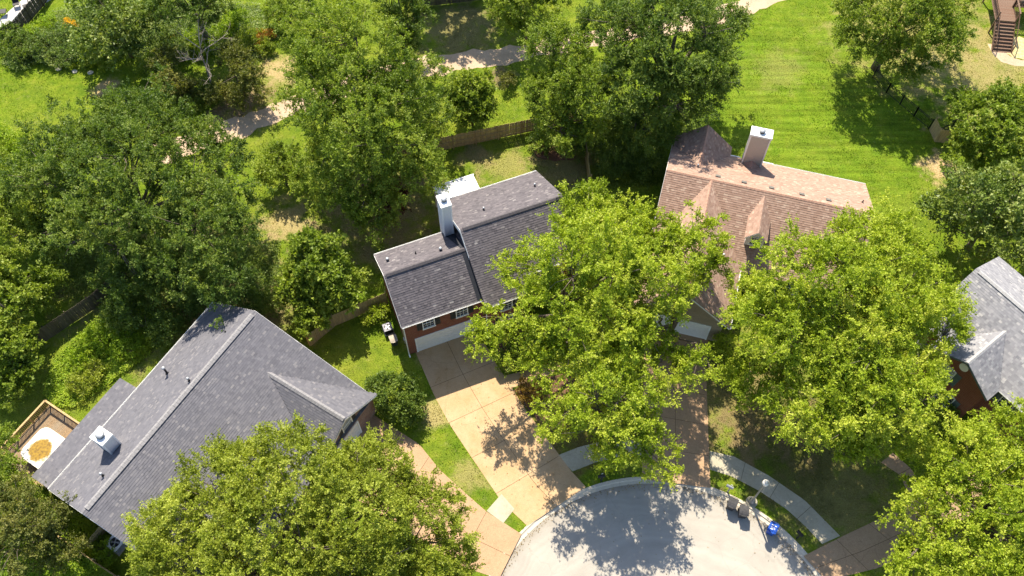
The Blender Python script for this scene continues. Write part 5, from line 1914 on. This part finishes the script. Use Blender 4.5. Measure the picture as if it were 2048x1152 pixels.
def mailbox(label, p, rot, mat='dark_metal', flag=True):
    root = thing("mailbox", p, label, "mailbox", "kerbside mailboxes")
    fr = Frame((p.x, p.y), rot)
    b = MB()
    b.box(fr, -.05, .05, -.05, .05, -.1, 1.05)
    b.box(fr, -.04, .04, -.1, .3, .95, 1.02)
    b.build("post", M[mat], root)
    b = MB()
    n = 8
    sec = [(-.1, 0.0), (.1, 0.0)] + [(.1 * math.cos(math.pi * i / n), .12 + .1 * math.sin(math.pi * i / n)) for i in range(n + 1)]
    k = len(sec)
    fr_pts = [fr.w(u, -.2, 1.06 + z) for u, z in sec]
    bk = [fr.w(u, .32, 1.06 + z) for u, z in sec]
    b.mesh(fr_pts + bk, [tuple(range(k)), tuple(reversed(range(k, 2 * k)))] + [((i + 1) % k, i, k + i, k + (i + 1) % k) for i in range(k)])
    b.build("box", M[mat], root)
    if flag:
        b = MB()
        b.box(fr, .105, .12, .0, .04, 1.12, 1.36)
        b.box(fr, .105, .12, -.08, .0, 1.3, 1.36)
        b.build("flag", M['white'], root)


mailbox("black mailbox on the verge left of the grey bins", P(1455, 984), 60, 'grey_metal')
mailbox("black mailbox on the verge right of the blue bin", P(1593, 1077), 40, 'black', False)
mailbox("black mailbox with pale front on the verge between two driveways", P(1202, 962), 100, 'dark_metal')

# ------------------------------------------------------------------ deck and stairs at the top right
f = Frame(P(1993, 40, 1.7), -7)
dk2 = thing("brown_deck", f.w(2, 2), "raised brown deck with stairs in the top right corner", "deck")
n = 24
for i in range(n):
    b = MB()
    v0 = 0.0 + 4.5 * i / n
    b.box(f, -0.1, 1.9 if v0 < 1.9 else 7.0, v0, v0 + 4.5 / n - .008, 1.64, 1.7)
    b.build("plank", M['deck_brown'], dk2)
for u, v in ((-.02, .05), (1.8, .05), (-.02, 4.3), (1.8, 2.0), (4.2, 2.0), (6.9, 2.0)):
    b = MB()
    b.box(f, u - .06, u + .06, v - .06, v + .06, -.1, 2.7)
    b.build("post", M['deck_brown'], dk2)
railing(dk2, f.w(-.02, 0.1), f.w(-.02, 4.4), 1.7, .95, 'deck_brown', .2, 9)
railing(dk2, f.w(1.85, 0.1), f.w(1.85, 1.95), 1.7, .95, 'deck_brown', .2, 9)
railing(dk2, f.w(1.85, 1.95), f.w(7, 1.95), 1.7, .95, 'deck_brown', .2, 9)
for i in range(9):
    b = MB()
    z = 1.7 - 0.185 * (i + 1)
    v1 = -0.05 - .27 * i
    b.box(f, 0.02, 1.75, v1 - .26, v1, z - .04, z)
    b.box(f, 0.04, 1.73, v1 - .015, v1 - .002, z, z + .14)
    b.build("stair_tread", M['deck_brown'], dk2)
for u in (-.02, 1.8):
    b = MB()
    b.beam(f.w(u, 0, 1.55), f.w(u, -2.5, -.05), .05, .26)
    b.build("stringer", M['deck_brown'], dk2)
    b = MB()
    b.beam(f.w(u, 0.05, 2.65), f.w(u, -2.4, 1.0), .06, .06)
    b.beam(f.w(u, -2.4, -.05), f.w(u, -2.4, 1.02), .08, .08)
    for k in range(1, 6):
        b.beam(f.w(u, -.42 * k, 1.7 - .29 * k), f.w(u, -.42 * k, 2.62 - .29 * k), .03, .03)
    b.build("handrail", M['deck_brown'], dk2)
pt = thing("deck_chair", f.w(2.9, 2.9, 1.7), "deck chair with pale cushions in the top right corner", "chair")
b = MB()
b.box(f, 2.5, 3.3, 2.3, 3.0, 2.05, 2.12)
b.build("seat_frame", M['dark_metal'], pt)
b = MB()
b.box(f, 2.53, 3.27, 2.33, 2.97, 2.122, 2.22)
b.build("cushion", M['cushion'], pt)
b = MB()
b.slab([f.w(2.5, 3.0, 2.1), f.w(3.3, 3.0, 2.1), f.w(3.3, 3.25, 2.75), f.w(2.5, 3.25, 2.75)], .06)
b.build("backrest", M['cushion'], pt)
for u, v in ((2.54, 2.34), (3.26, 2.34), (2.54, 2.98), (3.26, 2.98)):
    b = MB()
    b.box(f, u - .025, u + .025, v - .025, v + .025, 1.7, 2.05)
    b.build("leg", M['dark_metal'], pt)
strip("path", "pale stone path at the foot of the deck stairs", [(1975, 88), (1985, 108), (2003, 124), (2030, 132), (2070, 134)], [(1998, 90), (2008, 102), (2022, 114), (2040, 120), (2070, 120)], M['path'], .008, 24, .03)
bed("planting_bed", "bright straw bed inside the stone path at the top right", [(2002, 92), (2012, 106), (2030, 117), (2090, 119), (2090, 78), (2030, 74)], plain("straw mulch", (0.52, 0.42, 0.2), 1.0, 0.4, 5, bump=.8))

# ------------------------------------------------------------------ patio at the top left
pp = [P(-60, 75), P(-10, 48), P(45, 0), P(85, -25), P(120, -10), P(88, 8), P(40, 62), P(-10, 92), P(-60, 110)]
b = MB()
q = [(p.x, p.y) for p in pp]
if sum(x0 * y1 - x1 * y0 for (x0, y0), (x1, y1) in zip(q, q[1:] + q[:1])) < 0:
    q.reverse()
b.prism(q, -0.05, 0.06)
NOGRASS.append(q)
tag(b.build("patio", M['patio']), "pale concrete patio in the top left corner", kind="structure")
tp = P(30, 36, .75)
tp.z = 0.06
tb = thing("patio_table", tp, "round glass patio table in the top left corner", "table")
b = MB()
b.lathe(tp, [(.6, .68), (.62, .7), (.62, .73), (.6, .74)], 28)
b.build("tabletop", M['curtain'], tb)
b = MB()
b.lathe(tp, [(.05, 0), (.05, .68)], 10)
for k in range(4):
    a = k * math.pi / 2
    b.beam(tp + Vector((0, 0, .03)), tp + Vector((.4 * math.cos(a), .4 * math.sin(a), .02)), .05, .03)
b.build("pedestal", M['dark_metal'], tb)


def patio_chair(label, px, py, rot):
    p = P(px, py)
    p.z = .06
    root = thing("patio_chair", p, label, "chair", "patio chairs")
    fr = Frame((p.x, p.y), rot)
    z = .06
    b = MB()
    b.box(fr, -.3, .3, -.3, .3, z + .4, z + .46)
    b.build("seat", M['dark_metal'], root)
    b = MB()
    b.slab([fr.w(-.3, .28, z + .46), fr.w(.3, .28, z + .46), fr.w(.3, .45, z + 1.05), fr.w(-.3, .45, z + 1.05)], .04)
    b.build("backrest", M['dark_metal'], root)
    for u in (-.27, .27):
        for v in (-.27, .27):
            b = MB()
            b.box(fr, u - .02, u + .02, v - .02, v + .02, z, z + .4)
            b.build("leg", M['dark_metal'], root)


patio_chair("dark patio chair above the round glass table", 36, 14, 20)
patio_chair("dark patio chair left of the round glass table", 10, 30, 100)
patio_chair("dark patio chair right of the round glass table", 56, 20, -60)

# stepping stones on the left lawn
for i, (x, y) in enumerate(((117, 139), (150, 144), (181, 146))):
    p = P(x, y)
    b = MB()
    pts = [(p.x + .27 * math.cos(a) * random.uniform(.8, 1.2), p.y + .22 * math.sin(a) * random.uniform(.8, 1.2)) for a in [2 * math.pi * k / 9 for k in range(9)]]
    b.prism(pts, -.05, .1)
    tag(b.build("stone", M['stone']), ["leftmost of the three pale stones on the left lawn", "middle one of the three pale stones on the left lawn", "rightmost of the three pale stones on the left lawn"][i], "stone", "pale stones on the left lawn")

# ------------------------------------------------------------------ grass
def inside(pts, poly):
    x, y = pts[:, 0], pts[:, 1]
    res = np.zeros(len(pts), bool)
    n = len(poly)
    j = n - 1
    for i in range(n):
        xi, yi = poly[i][0], poly[i][1]
        xj, yj = poly[j][0], poly[j][1]
        if yi != yj:
            c = ((yi > y) != (yj > y)) & (x < (xj - xi) * (y - yi) / (yj - yi) + xi)
            res ^= c
        j = i
    return res


def scatter_ground(n, rng):
    # area seen by the camera, with a margin
    y = rng.uniform(12, 78, n)
    x = rng.uniform(-58, 58, n)
    keep = np.abs(x) < (y * _st + CAMH * _ct) * (1024 / FPX) * 1.1 + 2
    p = np.stack([x, y], 1)[keep]
    bad = np.zeros(len(p), bool)
    for poly in NOGRASS:
        bad |= inside(p, poly)
    return p[~bad]


def grass(name, label, n, lo, hi, seed):
    rng = np.random.default_rng(seed)
    p = scatter_ground(n, rng)
    k = len(p)
    clump = 0.65 + 0.5 * np.sin(p[:, 0] * 1.3 + np.sin(p[:, 1] * .9)) * np.sin(p[:, 1] * 1.1 + np.sin(p[:, 0] * .7))
    h = rng.uniform(lo, hi, k) * np.clip(clump, .35, 1.3)
    a = rng.uniform(0, 2 * math.pi, k)
    lean = rng.normal(0, .5, (k, 2))
    w = rng.uniform(.02, .045, k)
    base = np.concatenate([p, np.zeros((k, 1))], 1)
    s = np.stack([np.cos(a) * w, np.sin(a) * w, np.zeros(k)], 1)
    tip = base + np.concatenate([lean * h[:, None], h[:, None]], 1)
    v = np.stack([base - s, base + s, tip], 1).reshape(-1, 3)
    fi = np.arange(k * 3).reshape(-1, 3)
    o = np_mesh(name, v, fi, M['grass'], None, rng.random(k))
    tag(o, label, "grass", kind="stuff")
    return k


NG = grass("grass", "short grass of the lawns around the houses", 430000, .06, .13, 5)


def ground_cover(name, label, px_poly, n, leafmat, seed, hmax=.35, leaf=.16):
    rng = np.random.default_rng(seed)
    w = [P(*p) for p in px_poly]
    xs, ys = [p.x for p in w], [p.y for p in w]
    p = np.stack([rng.uniform(min(xs), max(xs), n), rng.uniform(min(ys), max(ys), n)], 1)
    p = p[inside(p, [(q.x, q.y) for q in w])]
    for poly in NOGRASS:
        p = p[~inside(p, poly)]
    k = len(p)
    hh = hmax * (0.35 + 0.65 * (0.5 + 0.5 * np.sin(p[:, 0] * 2.1 + 1.3 * np.sin(p[:, 1] * 1.7)) * np.sin(p[:, 1] * 2.3 + np.sin(p[:, 0] * 1.9))))
    z = hh * np.sqrt(rng.random(k)) + .02
    pos = np.concatenate([p, z[:, None]], 1)
    ax = norm_rows(rng.normal(0, 1, (k, 3)) * np.array([1, 1, .5]))
    nr = norm_rows(np.array([0, 0, 1.]) + rng.normal(0, .5, (k, 3)))
    nr = norm_rows(nr - ax * (nr * ax).sum(1, keepdims=True))
    ln = leaf * rng.uniform(.6, 1.3, k)
    v, fi = leaf_quads(pos, ax, nr, ln, ln * .6)
    t = np.clip(.3 + .5 * z / hmax + rng.normal(0, .16, k), 0, 1)
    tag(np_mesh(name, v, fi, LEAF[leafmat], None, t), label, "ground cover", kind="stuff")


ground_cover("ground_cover", "bright weedy ground cover between the dark fence and grey roof", [(90, 790), (110, 720), (190, 640), (260, 600), (330, 640), (300, 710), (240, 755), (150, 815), (105, 815)], 30000, 'weed', 71, .4)
ground_cover("ground_cover", "leafy garden border under the magnolia at the top left", [(0, 130), (60, 60), (120, 20), (330, 0), (520, 10), (560, 80), (520, 120), (400, 110), (330, 140), (270, 115), (150, 120), (30, 140)], 45000, 'flower', 72, .6)
ground_cover("ground_cover", "dark undergrowth below the broad oak", [(60, 560), (140, 500), (420, 520), (560, 480), (560, 640), (430, 600), (330, 690), (200, 620)], 40000, 'oak', 73, .4)
ground_cover("ground_cover", "weeds along the lower left side of the grey roofed house", [(0, 960), (90, 985), (180, 1040), (230, 1085), (180, 1152), (0, 1152)], 30000, 'weed', 74, .4)
ground_cover("ground_cover", "undergrowth between the trees behind the brown roof", [(1180, 310), (1200, 230), (1420, 200), (1440, 240), (1340, 290), (1320, 370), (1200, 380)], 16000, 'oak', 75, .35)
# fallen leaves along the gutter, on the paving and on the lawn
rng = np.random.default_rng(91)
k = 800
th = rng.uniform(0.2, 3.3, k)
rr = np.where(rng.random(k) < 0.85, SR - np.abs(rng.normal(0, 0.25, k)), SR * np.sqrt(rng.random(k)))
lp2 = np.stack([SC.x + rr * np.cos(th), SC.y + rr * np.sin(th), np.full(k, STREET_Z + 0.03)], 1)
k2 = 1800
gp = scatter_ground(6000, rng)[:k2]
lp2 = np.concatenate([lp2, np.concatenate([gp, np.full((len(gp), 1), 0.13)], 1)])
dq = np.array([tuple(P(rng.uniform(860, 1150), rng.uniform(760, 1010), 0.03)) for _ in range(160)])
lp2 = np.concatenate([lp2, dq])
ax2 = norm_rows(rng.normal(0, 1, lp2.shape) * np.array([1, 1, 0.12]))
nr2 = norm_rows(np.array([0, 0, 1.0]) + rng.normal(0, 0.25, lp2.shape))
nr2 = norm_rows(nr2 - ax2 * (nr2 * ax2).sum(1, keepdims=True))
ln2 = rng.uniform(0.05, 0.11, len(lp2))
v2, f2 = leaf_quads(lp2, ax2, nr2, ln2, ln2 * 0.7)
tag(np_mesh("fallen_leaves", v2, f2, LEAF['gold'], None, rng.random(len(lp2)) * 0.6), "fallen leaves scattered along the kerb and on the lawns", "fallen leaves", kind="stuff")
print("LEAVES", LEAVES[0], "GRASS", NG, "OBJECTS", len(bpy.data.objects))
